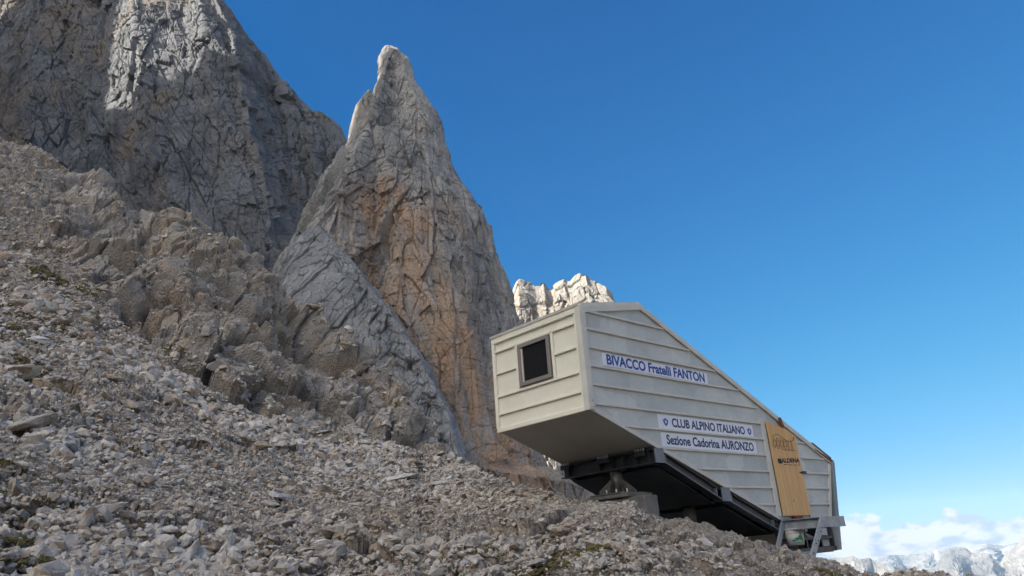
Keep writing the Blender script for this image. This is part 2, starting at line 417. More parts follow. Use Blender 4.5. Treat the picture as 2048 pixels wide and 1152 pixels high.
# ----- rock towers: lofts between a left and a right outline, with a bulging front and a back
def unproj(px, py, y0, lean=0.0):
    """point where the sight line meets the sloping plane y = y0 + lean * z"""
    d = ray(px, py); t = y0 / (d[1] - lean * d[2]); return d[0] * t, d[2] * t

def outline(pts, y0, lean):
    q = np.array([unproj(x, y, y0, lean) for x, y in pts]); q = q[np.argsort(q[:, 1])]
    return q[:, 1], q[:, 0]

def loft(name, mat, left, right, y0, lean, z0, z1, rows, cols, depth, back, disp, stain=None, efade=0.3, streak_shade=None):
    zs = np.linspace(z0, z1, rows)
    lz, lx = left; rz, rx = right
    xl = np.interp(zs, lz, lx); xr = np.interp(zs, rz, rx)
    xr = np.maximum(xr, xl + 0.4)
    nb = 40
    sf = np.linspace(0, 1, cols); sb = np.linspace(1, 0, nb + 2)[1:-1]
    S = np.concatenate([sf, sb])[None, :]; isb = np.concatenate([np.zeros(cols, bool), np.ones(nb, bool)])[None, :]
    X = xl[:, None] + (xr - xl)[:, None] * S
    Zg = np.repeat(zs[:, None], S.shape[1], 1)
    Yf = depth(S, Zg, X, (xr - xl)[:, None])
    Yb = back * np.sqrt(np.clip(1 - (2 * S - 1) ** 2, 0, 1)) * np.clip((xr - xl)[:, None] / 40, 0.05, 1)
    Y = y0 + lean * Zg + np.where(isb, Yb, Yf)
    P = np.stack([X, Y, Zg], -1).astype(np.float32)
    Pw = np.concatenate([P[:, -1:], P, P[:, :1]], 1)
    n = grid_normals(Pw)[:, 1:-1]
    if n[rows // 2, cols // 2, 1] > 0: n = -n
    d = disp(P, S, Zg, X)
    d = (d - np.median(d[:, :cols])) * np.clip(np.minimum(S, 1 - S) * (xr - xl)[:, None] / 5, efade, 1)
    P = P + n * d[..., None] * np.where(isb, 0.3, 1.0)[..., None]
    at = {'stain': (stain(P, S, Zg, X) if stain else np.zeros(d.shape)), 'streak_shade': (streak_shade(P, S, Zg, X) if streak_shade else np.zeros(d.shape))}
    V = P.reshape(-1, 3); F = grid_faces(rows, S.shape[1], True)
    top = P[-1].mean(0, keepdims=True); ti = len(V)
    ring = np.arange(S.shape[1]) + (rows - 1) * S.shape[1]
    # close the top with quads folded to the centre point
    V = np.concatenate([V, top]); F2 = np.stack([ring, np.roll(ring, -1), np.full(len(ring), ti), np.full(len(ring), ti)], -1)[:, :3]
    me_F = np.concatenate([F[:, [0, 1, 2]], F[:, [0, 2, 3]], F2])
    at = {k: np.concatenate([v.ravel(), [0]]) for k, v in at.items()}
    return raw_mesh(name, V, me_F, mat, at)

A3 = lambda *v: np.array(v, np.float32)
def arete_field(X, Z, y0, lean, ribs):
    """how far the rock stands out: the union of sharp-edged ribs (outline pixel, metres out; flank slopes left, right)"""
    out = np.zeros_like(X)
    for pts, sl, sr in ribs:
        q = np.array([unproj(a, b, y0, lean) + (h,) for a, b, h in pts]); q = q[np.argsort(q[:, 1])]
        xc = np.interp(Z, q[:, 1], q[:, 0]); h = np.interp(Z, q[:, 1], q[:, 2]) - 1.2 * np.maximum(Z - q[-1, 1], 0)
        dx = X - xc
        out = np.maximum(out, h - np.where(dx < 0, -dx * sl, dx * sr))
    return out
M_RIBS = [([(60, -120, 16), (40, 120, 13), (20, 320, 8)], 0.5, 0.55), ([(240, -160, 24), (285, 60, 25), (300, 200, 22), (335, 330, 15), (370, 470, 7)], 0.42, 0.5),
          ([(130, -60, 18), (150, 90, 15), (170, 260, 9)], 0.7, 0.6), ([(395, -40, 17), (425, 90, 15), (455, 230, 12), (505, 370, 8), (535, 480, 4)], 0.3, 0.9),
          ([(470, 60, 12), (500, 250, 12), (540, 430, 6)], 1.2, 1.6), ([(533, 110, 14), (556, 300, 12), (580, 450, 5)], 1.3, 1.8), ([(585, 182, 15), (604, 330, 13), (620, 450, 6)], 1.3, 1.8), ([(640, 226, 13), (650, 350, 12), (660, 460, 6)], 1.3, 1.8), ([(676, 250, 10), (684, 350, 10)], 1.3, 1.3)]
S_RIBS = [([(788, 96, 4), (772, 180, 8), (752, 268, 18), (738, 360, 24), (716, 470, 32), (700, 570, 38), (690, 760, 42)], 0.5, 1.3),
          ([(822, 130, 5), (842, 215, 8), (858, 330, 13), (885, 480, 20), (930, 650, 28), (975, 820, 34)], 0.28, 0.75),
          ([(905, 345, 4), (955, 450, 8), (992, 580, 10), (1015, 700, 12), (1035, 850, 14)], 0.75, 0.9),
          ([(770, 300, 17), (800, 420, 22), (820, 560, 27), (835, 700, 31)], 0.8, 0.35),
          ([(640, 385, 6), (620, 470, 12), (600, 600, 18)], 0.7, 0.3)]
# main wall (massif) on the left
M_Y, M_L = 330.0, 0.22
mr_px = [(300, -260), (370, -100), (415, 0), (430, 40), (470, 52), (500, 82), (522, 96), (545, 130), (560, 150), (600, 190), (625, 215), (655, 222), (676, 240), (688, 268), (720, 330), (760, 420), (800, 520), (900, 700), (1000, 960)]
ml = (np.array([-60., 700]), np.array([-520., -420.]))
def m_depth(S, Z, X, Wd):
    # x-position (fraction of frame) of the arete between the main face and the recessed columns
    xa = np.interp(Z, [0, 100, 180, 240, 300, 420], [-95, -112, -128, -142, -158, -200])
    rec = 42 * sstep(-4, 9, X - xa) + 0.1 * np.maximum(X - xa, 0)
    face = 0.16 * np.maximum(-170 - X, 0)
    edge = 5 * np.clip(1 - (1 - S) * Wd / 10, 0, 1) ** 2
    gul = 48 * np.exp(-((X - np.interp(Z, [0, 120, 220], [-92, -88, -70])) / 12) ** 2) * (1 - sstep(150, 230, Z))
    return rec + face + edge + gul + 4 - arete_field(X, Z, M_Y, M_L, M_RIBS)
def m_disp(P, S, Z, X):
    w = P + 2.5 * np.stack([fbm(P, 22, 3, 91), fbm(P, 22, 3, 92), fbm(P, 22, 3, 93)], -1)
    tl = w @ np.array([[1, 0, -0.55], [0, 1, 0], [0.55, 0, 1]], np.float32)
    xa = np.interp(Z, [0, 100, 180, 240, 300, 420], [-95, -112, -128, -142, -158, -200])
    col = sstep(-4, 6, X - xa)
    d = (5 * fbm(tl * A3(1, 1, 0.4), 38, 6, 101, 0.52, True) + 2.2 * fbm(tl * A3(1, 1, 0.35), 9, 5, 107, 0.55)
         + 2.8 * facet(tl / A3(19, 19, 46), 102, 1.0, 0.05, 0.05) + 1.3 * facet(tl / A3(9, 9, 22), 115, 1.0, 0.06, 0.06) + 1.5 * facet(w / A3(9, 9, 75), 112, 0.5, 0.4, 0.1) + 0.6 * facet(w / A3(70, 70, 7), 113, 0.3, 0.3, 0.1) + 0.55 * facet(tl / A3(4.2, 4.2, 9), 103, 1.1, 0.2, 0.1) + 0.2 * facet(w / A3(1.6, 1.6, 2.4), 104, 1.1, 0.35)
         - 1.2 * cracks(tl / A3(14, 14, 90), 108, 0.02) - 0.5 * cracks(tl / A3(22, 22, 9), 109, 0.03))
    d = d + col * (3 * fbm(P * A3(1, 1, 0.14), 11, 4, 105, 0.5, True) + 1.6 * lumps(w / A3(5, 5, 9), 106) - 1.2 * cracks(w / A3(9, 9, 60), 110, 0.05))
    return d
def m_stain(P, S, Z, X):
    return sstep(0.5, 0.72, fbm(P, 45, 3, 111) + 0.5 + 0.12 * sstep(230, 330, Z)) * 0.8

def m_streak_shade(P, S, Z, X):
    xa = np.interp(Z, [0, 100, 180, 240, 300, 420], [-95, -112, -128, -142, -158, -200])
    return np.clip(1.9 * sstep(-6, 8, X - xa) + 0.8 * sstep(0.52, 0.66, fbm(P * A3(1, 1, 0.5), 45, 3, 121) + 0.5) * sstep(-150, -200, X), 0, 1.9)  # recessed columns coloured darker to stand for their shade; noise streaks further left
tag(loft('mountain', CLIFF, ml, outline(mr_px, M_Y + 46, M_L), M_Y, M_L, -60, 470, 760, 900, m_depth, 160, m_disp, m_stain, 0.3, m_streak_shade), kind='structure')

# the pinnacle
P_Y, P_L = 262.0, 0.06
pl_px = [(772, 92), (763, 100), (757, 118), (757, 140), (752, 165), (744, 186), (738, 205), (722, 235), (704, 262), (690, 300), (678, 332), (662, 348), (640, 376), (610, 430), (590, 466), (570, 500), (552, 530), (540, 562), (530, 620), (500, 1000)]
pr_px = [(786, 92), (800, 104), (815, 116), (825, 140), (827, 160), (850, 190), (875, 226), (889, 255), (893, 290), (906, 330), (926, 366), (946, 386), (966, 412), (981, 450), (991, 490), (1002, 526), (1016, 556), (1031, 590), (1040, 640), (1050, 700), (1062, 800), (1082, 900), (1104, 940), (1150, 955), (1220, 975), (1300, 1010)]
def p_arete(Z):
    return np.interp(Z, [0, 60, 110, 140, 160, 185, 205], [-0.02, 0.1, 0.26, 0.36, 0.42, 0.45, 0.5]) + 0.28
def p_depth(S, Z, X, Wd):
    e = np.minimum(S, 1 - S) * Wd
    return -np.minimum(arete_field(X, Z, P_Y, P_L, S_RIBS), 1.3 * e + 0.4)
def p_disp(P, S, Z, X):
    k = np.clip((205 - Z) / 60, 0.3, 1)
    w = P + 1.5 * np.stack([fbm(P, 16, 3, 191), fbm(P, 16, 3, 192), fbm(P, 16, 3, 193)], -1)
    a = np.clip(p_arete(Z), 0.3, 0.8); rightside = sstep(-0.05, 0.1, S - a)
    tl = w @ np.array([[1, 0, -0.35], [0, 1, 0], [0.35, 0, 1]], np.float32)
    tl = np.where(rightside[..., None] > 0.5, tl, w @ np.array([[1, 0, 0.5], [0, 1, 0], [-0.5, 0, 1]], np.float32))
    top = sstep(150, 185, Z)
    d = (2.5 * fbm(w * A3(1, 1, 0.25), 30, 6, 201, 0.5, True) + 1.3 * fbm(tl * A3(1, 1, 0.2), 8, 5, 205, 0.5) + 2.8 * facet(tl / A3(16, 16, 38), 202, 1.0, 0.04, 0.05) + 1.1 * facet(tl / A3(8, 8, 19), 215, 1.0, 0.06, 0.06)
         + top * (2.0 * facet(w / A3(6, 6, 9), 211, 1.0, 0.5) + 1.2 * facet(w / A3(2.5, 2.5, 4), 212, 1.0, 0.4)) + 1.7 * facet(w / A3(5.5, 5.5, 70), 213, 0.5, 0.3, 0.12) * (0.25 + 0.75 * rightside) + 0.6 * facet(w / A3(60, 60, 5), 214, 0.3, 0.3)
         + 0.5 * facet(tl / A3(3.6, 3.6, 9), 203, 1.1, 0.2, 0.08) + 0.22 * facet(w / A3(1.4, 1.4, 2.2), 204, 1.1, 0.3)
         - 0.5 * cracks(tl / A3(14, 14, 110), 208, 0.02) - 0.3 * cracks(tl / A3(40, 40, 10), 209, 0.015) + (1 - rightside) * 0.9 * facet(w / A3(5, 5, 6), 210, 1.0, 0.4))
    xc = np.interp(Z, [170, 190, 205, 222], [-42.0, -44.0, -45.5, -46.5]) + 0.6 * np.sin(Z * 0.7)
    d = d - 5.0 * np.exp(-((X - xc) / 0.9) ** 2) * sstep(170, 195, Z)
    smooth = sstep(0.48, 0.6, fbm(P, 40, 2, 207) + 0.5)
    return d * k * (1 - 0.3 * smooth)
def p_stain(P, S, Z, X):
    a = np.clip(p_arete(Z), 0.3, 0.8)
    reg = np.exp(-((X - np.interp(Z, [0, 40, 90, 130, 200], [-9, -20, -37, -45, -45])) / np.interp(Z, [0, 60, 120, 160], [26, 20, 12, 5])) ** 2) * (1 - sstep(125, 150, Z))
    return np.clip(reg * 1.6 + 0.35 * sstep(0.55, 0.7, fbm(P, 25, 3, 211) + 0.5), 0, 1)
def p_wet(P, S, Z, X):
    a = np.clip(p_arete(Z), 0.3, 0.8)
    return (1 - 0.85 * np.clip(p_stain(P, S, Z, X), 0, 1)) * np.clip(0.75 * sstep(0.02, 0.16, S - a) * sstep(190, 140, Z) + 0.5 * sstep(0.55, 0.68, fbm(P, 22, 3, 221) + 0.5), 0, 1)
LZ, LX = outline(pl_px, P_Y, P_L); RZ, RX = outline(pr_px, P_Y, P_L)
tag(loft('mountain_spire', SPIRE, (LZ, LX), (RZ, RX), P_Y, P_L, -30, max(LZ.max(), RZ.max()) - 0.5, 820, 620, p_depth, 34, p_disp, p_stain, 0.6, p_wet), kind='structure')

# smooth slab leaning against the foot of the pinnacle
S_Y, S_L = 215.0, 0.16
sl_px = [(632, 452), (600, 470), (575, 500), (556, 530), (545, 560), (540, 600), (530, 700), (520, 1000)]
sr_px = [(646, 452), (668, 480), (690, 503), (720, 540), (745, 566), (775, 610), (805, 650), (835, 698), (858, 730), (880, 775), (900, 815), (918, 860), (930, 905), (940, 960)]
def s_depth(S, Z, X, Wd):
    prof = np.where(S < 0.35, S / 0.35, 1 - 0.6 * (S - 0.35) / 0.65)
    edge = np.clip((1 - S) * Wd / 3, 0, 1)
    return -np.minimum(0.3 * Wd, 13) * np.minimum(1 - (1 - prof) ** 2, 1 - (1 - edge) ** 2)
def s_disp(P, S, Z, X):
    er = np.clip((S - 0.72) / 0.2, 0, 1)
    w = P + 4 * np.stack([fbm(P, 12, 3, 291), fbm(P, 12, 3, 292), fbm(P, 12, 3, 293)], -1)
    tl = w @ np.array([[1, 0, -0.9], [0, 1, 0], [0.9, 0, 1]], np.float32)
    al = w @ np.array([[0.8, 0, 0.6], [0, 1, 0], [-0.6, 0, 0.8]], np.float32)   # along / across the dip
    al = P @ np.array([[0.55, 0, 0.83], [0, 1, 0], [-0.83, 0, 0.55]], np.float32).T + 1.2 * (w - P)
    d = (3.5 * fbm(P * A3(1, 1, 0.5), 26, 4, 301, 0.45, True) - 0.45 * cracks(al / A3(80, 24, 9), 302, 0.02) - 0.2 * cracks(al / A3(40, 12, 4), 303, 0.012) + 1.1 * facet(al / A3(26, 9, 6), 309, 0.9, 0.25, 0.05) + 0.5 * facet(w / A3(3, 3, 4), 310, 1.0, 0.3) + er * (1.6 * facet(w / A3(5, 5, 7), 311, 1.1, 0.4) + 0.8 * facet(w / A3(2, 2, 3), 312, 1.1, 0.4))
         - 0.15 * cracks(al / A3(14, 12, 40), 307, 0.01) + 0.35 * fbm(al / A3(3, 1, 1), 2.2, 4, 304) + 0.10 * facet(w / 1.0, 308, 1.0, 0.3))
    rough = sstep(0.3, 0.12, S) if False else np.clip((0.3 - S) / 0.2, 0, 1)
    return d + rough * (1.6 * fbm(P * A3(1, 1, 0.4), 7, 4, 305, 0.55, True) + 0.8 * facet(w / A3(2.5, 2.5, 4), 306, 1, 0.4))
SLAB = cliff_mat('smooth grey slab', c3(0.33, 0.333, 0.335), c3(0.23, 0.233, 0.238), c3(0.4, 0.3, 0.2), 14.0)
SLZ, SLX = outline(sl_px, S_Y, S_L); SRZ, SRX = outline(sr_px, S_Y, S_L)
tag(loft('rock_buttress', SLAB, (SLZ, SLX), (SRZ, SRX), S_Y, S_L, -30, max(SLZ.max(), SRZ.max()) - 0.3, 460, 460, s_depth, 30, s_disp), kind='structure')

# sunlit flake behind the shoulder of the pinnacle
f_l = [(736, 181), (724, 194), (712, 210), (704, 236), (698, 262), (690, 330)]
f_r = [(743, 186), (752, 198), (760, 214), (765, 240), (768, 262), (775, 330)]
FLZ, FLX = outline(f_l, 272.0, 0.0); FRZ, FRX = outline(f_r, 272.0, 0.0)
tag(loft('rock_flake', FARROCK, (FLZ, FLX), (FRZ, FRX), 272.0, 0.0, FLZ.min(), FLZ.max() - 0.2, 140, 90,
         lambda S, Z, X, Wd: -np.minimum(0.5 * Wd, 5) * np.sin(np.pi * S), 10,
         lambda P, S, Z, X: 1.0 * fbm(P * A3(1, 1, 0.4), 6, 4, 401, 0.5, True) + 0.4 * facet(P / A3(2, 2, 4), 402)), kind='structure')

# sunlit peak further back, between the pinnacle and the hut
K_Y, K_L = 880.0, 0.12
kl_px = [(1150, 555), (1128, 561), (1112, 566), (1098, 575), (1086, 564), (1068, 566), (1048, 562), (1034, 570), (1020, 580), (980, 640), (900, 800), (840, 1000)]
kr_px = [(1162, 555), (1180, 560), (1198, 574), (1214, 584), (1226, 600), (1250, 640), (1300, 760), (1240, 900), (1230, 1000)]
def k_tops(x):
    """ridge line of the peak: x (m) -> z (m)"""
    pts = [(900, 760), (980, 640), (1010, 600), (1024, 580), (1030, 572), (1040, 564), (1052, 562), (1062, 566), (1070, 573), (1077, 572), (1085, 564), (1092, 568), (1098, 576), (1103, 579), (1107, 571), (1118, 565), (1130, 560), (1140, 565), (1148, 556), (1160, 554), (1172, 557), (1180, 562), (1190, 566), (1200, 575), (1215, 584), (1222, 592), (1228, 602), (1245, 630), (1300, 720), (1400, 920), (1480, 1060), (1500, 1200)]
    q = np.array([unproj(a, b, K_Y, K_L) for a, b in pts]); return np.interp(x, q[:, 0], q[:, 1])
kx = np.linspace(-160, 420, 700)
kz = k_tops(kx) + 5 * fbm(np.stack([kx, kx * 0, kx * 0], -1).astype(np.float32), 9, 4, 555, 0.6)
t_ = np.concatenate([np.linspace(0, 1, 420), np.linspace(1, 0.0, 40)[1:]])
isb = np.concatenate([np.zeros(420, bool), np.ones(39, bool)])
KX, KT = np.meshgrid(kx, t_)
KB = -120.0
KZ = KB + (kz[None, :] - KB) * KT
# towers: each a wedge whose left side looks left and right side looks right
tw = np.zeros_like(KX)
for cx_px, wd, am in ((1036, 26, 22), (1088, 18, 10), (1128, 24, 18), (1172, 28, 24), (1208, 22, 16)):
    cx = unproj(cx_px, 575, K_Y, K_L)[0]
    tw += am * np.clip(1 - np.where(KX < cx, (cx - KX) / (wd * 0.9), (KX - cx) / (wd * 1.7)), 0, 1)
KYY = K_Y + K_L * KZ - tw + 14 * sstep(0.93, 1.0, KT)
KYY = np.where(isb[:, None], K_Y + K_L * KZ + 14 + (1 - KT) * 160, KYY)
P = np.stack([KX, KYY, KZ], -1).astype(np.float32)
n = grid_normals(P); n[..., :] *= np.where(n[200, 350, 1] > 0, -1, 1)
w = P + 14 * np.stack([fbm(P, 40, 3, 491), fbm(P, 40, 3, 492), fbm(P, 40, 3, 493)], -1)
d = 9 * fbm(w * A3(1, 1, 0.5), 40, 5, 501, 0.55) + 9 * facet(w / A3(18, 18, 34), 502, 1.0, 0.4) + 2.2 * facet(w / A3(7, 7, 12), 503, 1.1, 0.4)
P = P + n * (d * np.where(isb[:, None], 0.2, 1.0) * np.clip((1.02 - KT) * 6, 0.25, 1))[..., None]
kf = grid_faces(*KX.shape)
tag(raw_mesh('mountain_peak', P.reshape(-1, 3), kf, FARROCK, {'stain': (sstep(0.5, 0.7, fbm(P, 60, 3, 511) + 0.5) * 0.6)}), kind='structure')

# unseen wall added on the left to shade everything below it
def ridge(name, mat, pts, widths, na, nr, seed, amp, base):
    """pts: crest (x, y, z) polyline; a tent-shaped ridge with rough flanks"""
    pts = np.array(pts, float); L = np.concatenate([[0], np.cumsum(np.hypot(*np.diff(pts[:, :2], axis=0).T))])
    ll = np.linspace(0, L[-1], na); C = np.stack([np.interp(ll, L, pts[:, i]) for i in range(3)], -1)
    Lw = np.concatenate([[0], np.cumsum(np.hypot(*np.diff(pts[:, :2], axis=0).T))])
    tg = np.stack([np.interp(ll, L, np.gradient(pts[:, i])) for i in range(2)], -1); tg /= np.linalg.norm(tg, axis=1, keepdims=True)
    nn = np.stack([-tg[:, 1], tg[:, 0]], -1)
    s = np.linspace(-1, 1, nr)
    Pxy = C[:, None, :2] + nn[:, None] * (s[None, :, None] * np.interp(s, [-1, 1], [1, 1])[None, :, None]) * widths
    Zr = C[:, None, 2] + (base - C[:, None, 2]) * np.abs(s)[None, :] ** 0.8
    P = np.concatenate([Pxy, Zr[..., None]], -1).astype(np.float32)
    n_ = grid_normals(P); n_ *= np.sign(n_[..., 2:3] + 1e-9)
    env = np.clip(np.abs(s) * 8, 0.05, 1)[None, :]
    P = P + n_ * (amp * fbm(P, amp * 4, 5, seed, 0.55, True) * env)[..., None]
    o = raw_mesh(name, P.reshape(-1, 3), grid_faces(na, nr), mat, {'stain': np.zeros(P.shape[:2])})
    return tag(o, kind='structure')

# crest of the added wall; dips shaped to sun the flake and one wall patch
crest = [(-455, -283, 240), (-470, -268, 360), (-470, -235, 395), (-470, -110, 410), (-470, -50, 500), (-470, 20, 555), (-470, 45, 555), (-470, 50, 440), (-470, 76, 440), (-470, 84, 555), (-470, 160, 555), (-470, 206, 580), (-470, 244, 545), (-470, 262, 470), (-470, 296, 455), (-470, 308, 540), (-470, 315, 600), (-480, 350, 600), (-510, 400, 540)]
ridge('mountain', CLIFF, crest, 300, 420, 120, 601, 12, -60)
# unseen range added to the right and behind: its sunlit rock fills the shade
ridge('mountain_range', RANGE, [(2300, 1500, 150), (2100, 700, 400), (1900, 0, 520), (1500, -900, 560), (900, -1700, 540), (0, -2300, 520), (-900, -2300, 460)], 1100, 200, 60, 611, 40, -720)

# valley floor, out to the horizon
gr = np.geomspace(20, 17500, 90); ga = np.radians(np.linspace(-180, 180, 181)[:-1])
GA, GR = np.meshgrid(ga, gr)
P = np.stack([GR * np.sin(GA), GR * np.cos(GA), np.full_like(GA, -760)], -1)
P[..., 2] += 120 * fbm(P.astype(np.float32), 1600, 4, 701) - 900 * sstep(6000, 14000, GR)
tag(raw_mesh('valley', P.reshape(-1, 3), grid_faces(90, 180, True), VALLEY, {'stain': np.zeros(GA.shape)}), kind='structure')

# far ranges under the clouds, seen past the hut
def far_range(name, dist, px_line, seed, amp, az0, az1, na, depth_m, mat=RANGE):
    q = np.array([azel(*p) for p in px_line]); q = q[np.argsort(q[:, 0])]
    aa = np.linspace(az0, az1, na); ee = np.interp(aa, q[:, 0], q[:, 1])
    top = dist * np.tan(np.radians(ee))
    t = np.linspace(0, 1, 200)
    AA, T = np.meshgrid(np.radians(aa), t)
    base = -1300
    front = T <= 0.75; tt = np.where(front, T / 0.75, (1 - T) / 0.25)
    Rr = dist + np.where(front, -(1 - tt) * depth_m, (1 - tt) * depth_m * 0.7)
    ZZ = base + (top[None, :] - base) * tt ** 1.15
    # spurs running down towards the valley, steep on their right side
    u_ = (np.degrees(AA) + 0.9 * fbm(np.stack([np.degrees(AA) / 2.0, tt * 1.5, AA * 0 + seed], -1).astype(np.float32), 1.0, 3, seed + 11)) / 1.9
    f_ = u_ - np.floor(u_)
    Rr = Rr - np.where(front, 1, 0.2) * amp * 7 * np.where(f_ < 0.68, f_ / 0.68, (1 - f_) / 0.32) * np.clip((1.0 - tt) * 6, 0.12, 1)
    P = np.stack([Rr * np.sin(AA), Rr * np.cos(AA), ZZ], -1).astype(np.float32)
    n = grid_normals(P); n *= np.sign(n[..., 2:3] + 1e-9)
    env = np.clip((1.03 - tt) * 4, 0.12, 1)
    w = P + amp * np.stack([fbm(P, amp * 3, 3, seed + 1), fbm(P, amp * 3, 3, seed + 2), fbm(P, amp * 3, 3, seed + 3)], -1)
    d = amp * 2.4 * fbm(w, amp * 5.0, 6, seed, 0.5, True) + amp * 0.25 * facet(w / (amp * 0.6), seed + 7)
    P = P + n * (d * env)[..., None]
    return tag(raw_mesh(name, P.reshape(-1, 3), grid_faces(200, na), mat, {'stain': np.zeros(AA.shape)}), kind='structure')
far_range('mountain_range', 7000, [(1600, 1122), (1660, 1118), (1690, 1117), (1705, 1112), (1720, 1118), (1738, 1116), (1752, 1126), (1765, 1128), (1790, 1140), (1840, 1170), (1900, 1200), (2300, 1240)], 801, 90, 15, 31, 420, 1500)
far_range('mountain_range', 9500, [(1700, 1150), (1840, 1152), (1862, 1140), (1875, 1128), (1888, 1106), (1900, 1098), (1912, 1102), (1922, 1100), (1930, 1097), (1938, 1104), (1950, 1108), (1962, 1106), (1976, 1108), (1988, 1124), (2000, 1128), (2012, 1112), (2024, 1096), (2036, 1086), (2048, 1076), (2100, 1056), (2200, 1040)], 821, 125, 20, 40, 520, 2300)
far_range('mountain_range', 14000, [(1600, 1126), (1700, 1122), (1760, 1113), (1790, 1110), (1815, 1110), (1840, 1108), (1870, 1100), (1890, 1096), (1930, 1095), (1950, 1090), (1972, 1086), (1990, 1090), (2005, 1094), (2030, 1088), (2100, 1080), (2200, 1080)], 841, 150, 14, 42, 420, 2800)

# ================================================================= THE HUT
def plain(name, col, rough=0.6, spec=0.3, metal=0.0):
    m, t, b = new_mat(name); b.inputs['Base Color'].default_value = c3(*col); b.inputs['Roughness'].default_value = rough
    b.inputs['Specular IOR Level'].default_value = spec; b.inputs['Metallic'].default_value = metal
    return m
def weathered(name, a, bcol, scale, rough=0.6, spec=0.3, stretch=(1, 1, 1), bump=0.1, dirt=None, metal=0.0):
    m, t, b = new_mat(name); N = NT(t)
    co = N.n('ShaderNodeTexCoord').outputs['Object']; cs = N.scaled(co, stretch)
    f1 = N.ramp(N.noise(cs, scale, 6, 0.62, 0.3), 0.36, 0.64)
    col = N.mix(f1, c3(*a), c3(*bcol))
    if dirt:
        st = N.math('MULTIPLY', N.ramp(N.noise(N.scaled(co, (1, 1, 0.25)), scale * 1.7, 6, 0.65), 0.56, 0.72), dirt[3])
        col = N.mix(st, col, c3(*dirt[:3]))
    fine = N.noise(co, scale * 30, 4, 0.6)
    col = N.mix(0.12, col, N.mix(N.ramp(fine, 0.3, 0.7), c3(0.5, 0.5, 0.5), c3(1, 1, 1)), 'MULTIPLY')
    t.links.new(col, b.inputs['Base Color']); b.inputs['Roughness'].default_value = rough
    b.inputs['Specular IOR Level'].default_value = spec; b.inputs['Metallic'].default_value = metal
    bp = N.n('ShaderNodeBump', {'Height': N.noise(co, scale * 9, 6, 0.6), 'Strength': bump, 'Distance': 0.02})
    t.links.new(bp.outputs[0], b.inputs['Normal'])
    return m
def panel_mat(name, a, bcol):
    """pale composite sheet with faint lap joints and cloudy patches"""
    m, t, b = new_mat(name); N = NT(t)
    co = N.n('ShaderNodeTexCoord').outputs['Object']
    f1 = N.ramp(N.noise(N.scaled(co, (1, 1, 1.6)), 1.5, 7, 0.65, 0.4), 0.34, 0.66)
    col = N.mix(f1, c3(*a), c3(*bcol))
    br = N.n('ShaderNodeTexVoronoi', {'Vector': N.scaled(co, (1.5, 1.5, 2.94)), 'Scale': 1.0, 'Randomness': 0.55}, distance='CHEBYCHEV')
    tone = N.n('ShaderNodeSeparateColor', {'Color': br.outputs['Color']}).outputs[0]
    col = N.mix(0.45, col, N.mix(tone, c3(0.55, 0.58, 0.61), c3(1, 1, 0.98)), 'MULTIPLY')
    st = N.ramp(N.noise(N.scaled(co, (3, 3, 0.6)), 2.5, 6, 0.65), 0.56, 0.75)
    col = N.mix(N.math('MULTIPLY', st, 0.5), col, c3(0.42, 0.42, 0.40))
    sp = N.ramp(N.noise(co, 14, 5, 0.7), 0.62, 0.75)
    col = N.mix(N.math('MULTIPLY', sp, 0.3), col, c3(0.62, 0.63, 0.62))
    t.links.new(col, b.inputs['Base Color']); b.inputs['Roughness'].default_value = 0.62
    bp = N.n('ShaderNodeBump', {'Height': N.noise(co, 5, 7, 0.6), 'Strength': 0.15, 'Distance': 0.02})
    t.links.new(bp.outputs[0], b.inputs['Normal'])
    return m
M_SIDE = panel_mat('pale composite panel', (0.595, 0.625, 0.605), (0.505, 0.535, 0.54))
M_FRONT_LIT = weathered('lit cream panel', (0.79, 0.775, 0.66), (0.74, 0.725, 0.62), 1.6, 0.6, 0.3, bump=0.08)  # cream, lightened in colour for the stronger light on the front
M_TRIM = weathered('pale trim', (0.62, 0.605, 0.55), (0.55, 0.54, 0.495), 3.0, 0.6, 0.3, bump=0.1)
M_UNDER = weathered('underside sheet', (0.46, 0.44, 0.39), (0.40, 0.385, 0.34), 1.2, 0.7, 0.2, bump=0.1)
M_BACK = weathered('blue grey sheet', (0.20, 0.24, 0.27), (0.25, 0.28, 0.30), 2.0, 0.5)
M_STEEL = weathered('dark steel', (0.035, 0.038, 0.045), (0.055, 0.058, 0.066), 3.0, 0.5, 0.4, bump=0.05)
M_PLATE = weathered('galvanised plate', (0.12, 0.14, 0.17), (0.17, 0.19, 0.22), 5.0, 0.45, 0.5, bump=0.05)
M_GALV = weathered('galvanised steel', (0.24, 0.27, 0.31), (0.32, 0.35, 0.38), 6.0, 0.45, 0.5, bump=0.05, dirt=(0.16, 0.18, 0.2, 0.6))
M_TUBE = weathered('bare steel tube', (0.10, 0.10, 0.095), (0.17, 0.17, 0.155), 6.0, 0.4, 0.5, metal=0.3)
M_BOLT = plain('zinc bolt', (0.75, 0.76, 0.78), 0.35, 0.5)
M_FRAME = plain('brown grey window frame', (0.23, 0.205, 0.19), 0.5)
M_CONC = weathered('concrete', (0.19, 0.188, 0.178), (0.14, 0.14, 0.134), 3.0, 0.9, 0.2, bump=0.4)
M_RUST = weathered('rusty steel', (0.13, 0.06, 0.045), (0.2, 0.1, 0.07), 9.0, 0.8, 0.2)
M_BANNER = weathered('white banner', (0.74, 0.77, 0.86), (0.69, 0.73, 0.82), 1.2, 0.4, 0.4, bump=0.04)
M_BLUE = plain('blue lettering', (0.022, 0.065, 0.30), 0.5)
M_NAVY = plain('navy lettering', (0.018, 0.035, 0.12), 0.5)
M_EMB = plain('emblem blue', (0.05, 0.10, 0.36), 0.5)
M_EMBW = plain('emblem white', (0.66, 0.69, 0.78), 0.5)
